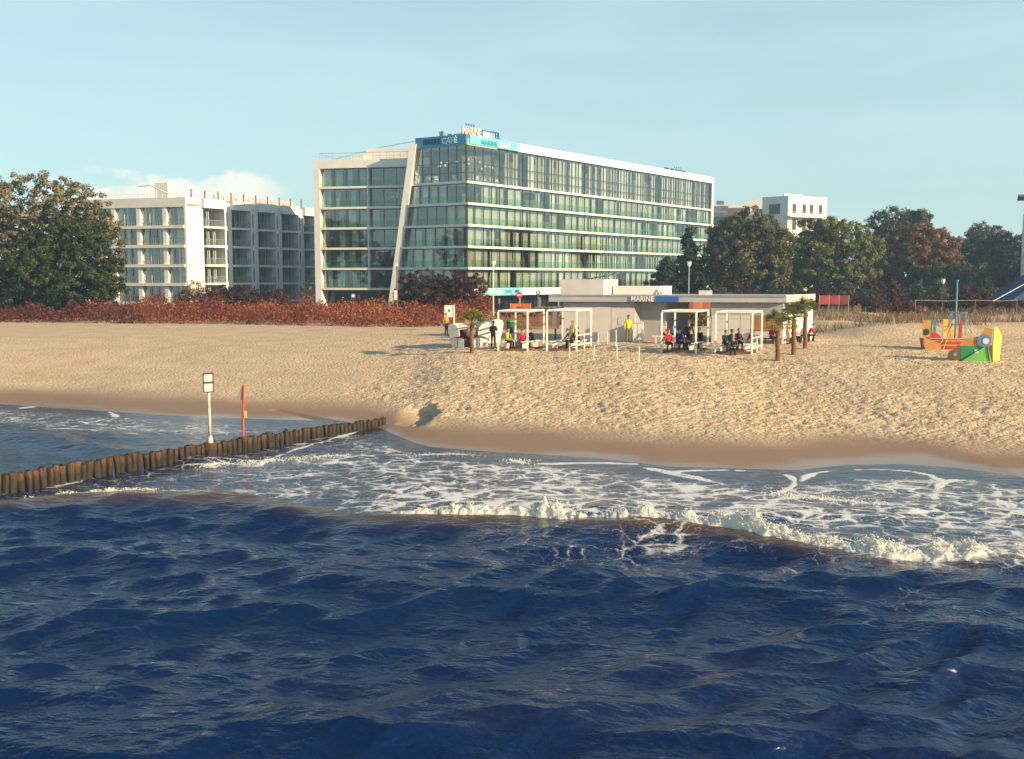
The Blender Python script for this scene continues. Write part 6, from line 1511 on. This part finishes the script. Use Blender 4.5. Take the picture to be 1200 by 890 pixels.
# lamps and poles
def lamp_post(px, Y, top, label, m_=None):
    q = at_y(px, top, Y); zz = max(1.5, gh(q.x, Y)) if Y < 122 else 1.55
    t = thing('lamp_post', (q.x, Y, zz), label, 'street lamp', 'lamp posts'); H = q.z
    mb = MB(); mb.tube([(q.x, Y, zz), (q.x, Y, zz + .9), (q.x, Y, H)], [.09, .07, .05], 8); mb.build('pole', m_ or GREYM, t)
    mb = MB(); mb.tube([(q.x, Y, H), (q.x, Y, H + .25), (q.x, Y, H + .55)], [.08, .22, .24], 10); mb.build('lantern', SIGNW, t)
    mb = MB(); mb.tube([(q.x, Y, H + .55), (q.x, Y, H + .62)], [.30, .22], 10); mb.build('cap', GREYM, t)
lamp_post(807.5, 112, 313, 'slim lamp post in front of the dark pines')
lamp_post(1105, 118, 333, 'small lamp post in the shade beyond the boats', DARKF)
lamp_post(578, 110, 312, 'tall pale post in front of the hotel sign board', PALE)
q = at_y(465, 312, 108); t = thing('sign_pole', (q.x, 108, 1.9), 'rust coloured pole with a small yellow box before the leaning fin', 'pole')
mb = MB(); mb.tube([(q.x, 108, 1.8), (q.x, 108, q.z)], .07, 7); mb.build('pole', mat('rusty_pole', (.25, .12, .08), .8), t)
a = at_y(464, 346, 108); mb = MB(); mb.box(a.x - .2, a.x + .12, 107.85, 107.95, a.z - .5, a.z + .5); mb.build('box', PALE, t)
mb = MB(); mb.box(q.x - .12, q.x + .12, 107.9, 108.1, q.z, q.z + .25); mb.build('lamp_head', PALE, t)
def round_sign(px, py, Y, r, m_, label, mb2=None):
    q = at_y(px, py, Y); t = thing('round_sign', (q.x, Y, 1.7), label, 'road sign', 'round signs before the hotel')
    mb = MB(); mb.tube([(q.x, Y, 1.5), (q.x, Y, q.z + r * .8)], .035, 6); mb.build('pole', GREYM, t)
    mb = MB(); mb.tube([(q.x, Y - .06, q.z), (q.x, Y - .04, q.z)], r, 18); mb.build('disc', m_, t)
    if mb2: mb = MB(); mb.box(q.x - r * .65, q.x + r * .65, Y - .075, Y - .062, q.z - r * .16, q.z + r * .16); mb.build('bar', SIGNW, t)
    else: mb = MB(); mb.tube([(q.x, Y - .07, q.z), (q.x, Y - .062, q.z)], r * .55, 14); mb.build('symbol', SIGNW, t)
round_sign(414, 347, 124, .33, mat('sign_disc_blue', (.03, .20, .45), .4), 'round blue and white sign under the left hotel wing')
round_sign(608.5, 346, 116, .34, mat('sign_disc_red', (.55, .04, .05), .4), 'round red no entry sign before the hotel', True)
round_sign(630.5, 343, 118, .26, DARKF, 'round sign seen from its dark back before the hotel')
# white notice board at the hedge end
q = on_sand(526, 388); t = thing('notice_board', q, 'white notice board on a post at the hedge end', 'sign')
a = at_y(521, 372, q.y); b = at_y(531, 358, q.y); mb = MB(); mb.box(a.x, b.x, q.y, q.y + .05, a.z, b.z); mb.build('board', WHITE, t)
mb = MB(); mb.box(b.x + .02, b.x + .14, q.y - .05, q.y + .07, q.z - .1, b.z + .05); mb.build('post', WHITE, t)
mb = MB(); mb.box(a.x + .3, b.x - .25, q.y - .012, q.y - .002, b.z - .55, b.z - .35); mb.build('print', SIGNBL, t)
# green bin behind the left pergola
q = on_sand(598, 391); t = thing('waste_bin', q, 'dark green bin behind the left pergola', 'bin')
mb = MB(); mb.tube([q, q + Vector((0, 0, .95))], [.28, .33], 12); mb.build('body', mat('bin_green', (.02, .09, .05), .5), t)
mb = MB(); mb.tube([q + Vector((0, 0, .95)), q + Vector((0, 0, 1.05)), q + Vector((0, 0, 1.12))], [.35, .34, .2], 12); mb.build('lid', mat('bin_lid', (.12, .25, .06), .5), t)
# shrubs with yellow leaves behind the chairs and brown brush behind the pergolas
for i, (px, Y, w, h, lm, lab) in enumerate([(575, 92, 34, 22, L_PALM, 'yellow leaved shrub behind the beach chairs'), (604, 92, 30, 18, L_YGREEN, 'green and yellow shrub behind the left pergola top'),
        (600, 97, 40, 26, L_HEDGE, 'brown shrub behind the first left pergola'), (640, 97, 44, 24, L_HEDGE, 'brown shrub behind the second left pergola'), (803, 96, 52, 24, L_RUST, 'brown shrub in the gap through the bar')]):
    bush(px, Y, w, h, lab, lm, 140 + i, 'shrubs behind the bar', 0.10, 46)
# low rail fence in front of the hotel entrance
a = at_y(628, 360, 106); b = at_y(660, 360, 106); t = thing('rail_fence', (a.x, 106, 1.9), 'low grey rail fence below the hotel sign board', 'fence')
for k in range(5):
    q = a.lerp(b, k / 4); mb = MB(); mb.tube([(q.x, 106, gh(q.x, 106) - .1), (q.x, 106, q.z)], .03, 5); mb.build('post', GREYM, t)
for dz in (0, -.35): mb = MB(); mb.tube([a + Vector((0, 0, dz)), b + Vector((0, 0, dz))], .03, 5); mb.build('rail', GREYM, t)
# ------------------------------------------------------------------ sea haze
mb = MB(); mb.box(-220, 260, -62, 345, -2.2, 32.5)
m, N, L, P = new_mat('haze'); N.remove(P)
pv = N.new('ShaderNodeVolumePrincipled'); pv.inputs['Color'].default_value = (0.50, 0.74, 1.0, 1); pv.inputs['Density'].default_value = 0.0006; pv.inputs['Anisotropy'].default_value = 0.2
L.new(pv.outputs[0], N['Material Output'].inputs['Volume'])
o = mb.build('haze', m); tag(o, 'thin bluish evening haze in the air', 'haze', kind='stuff')
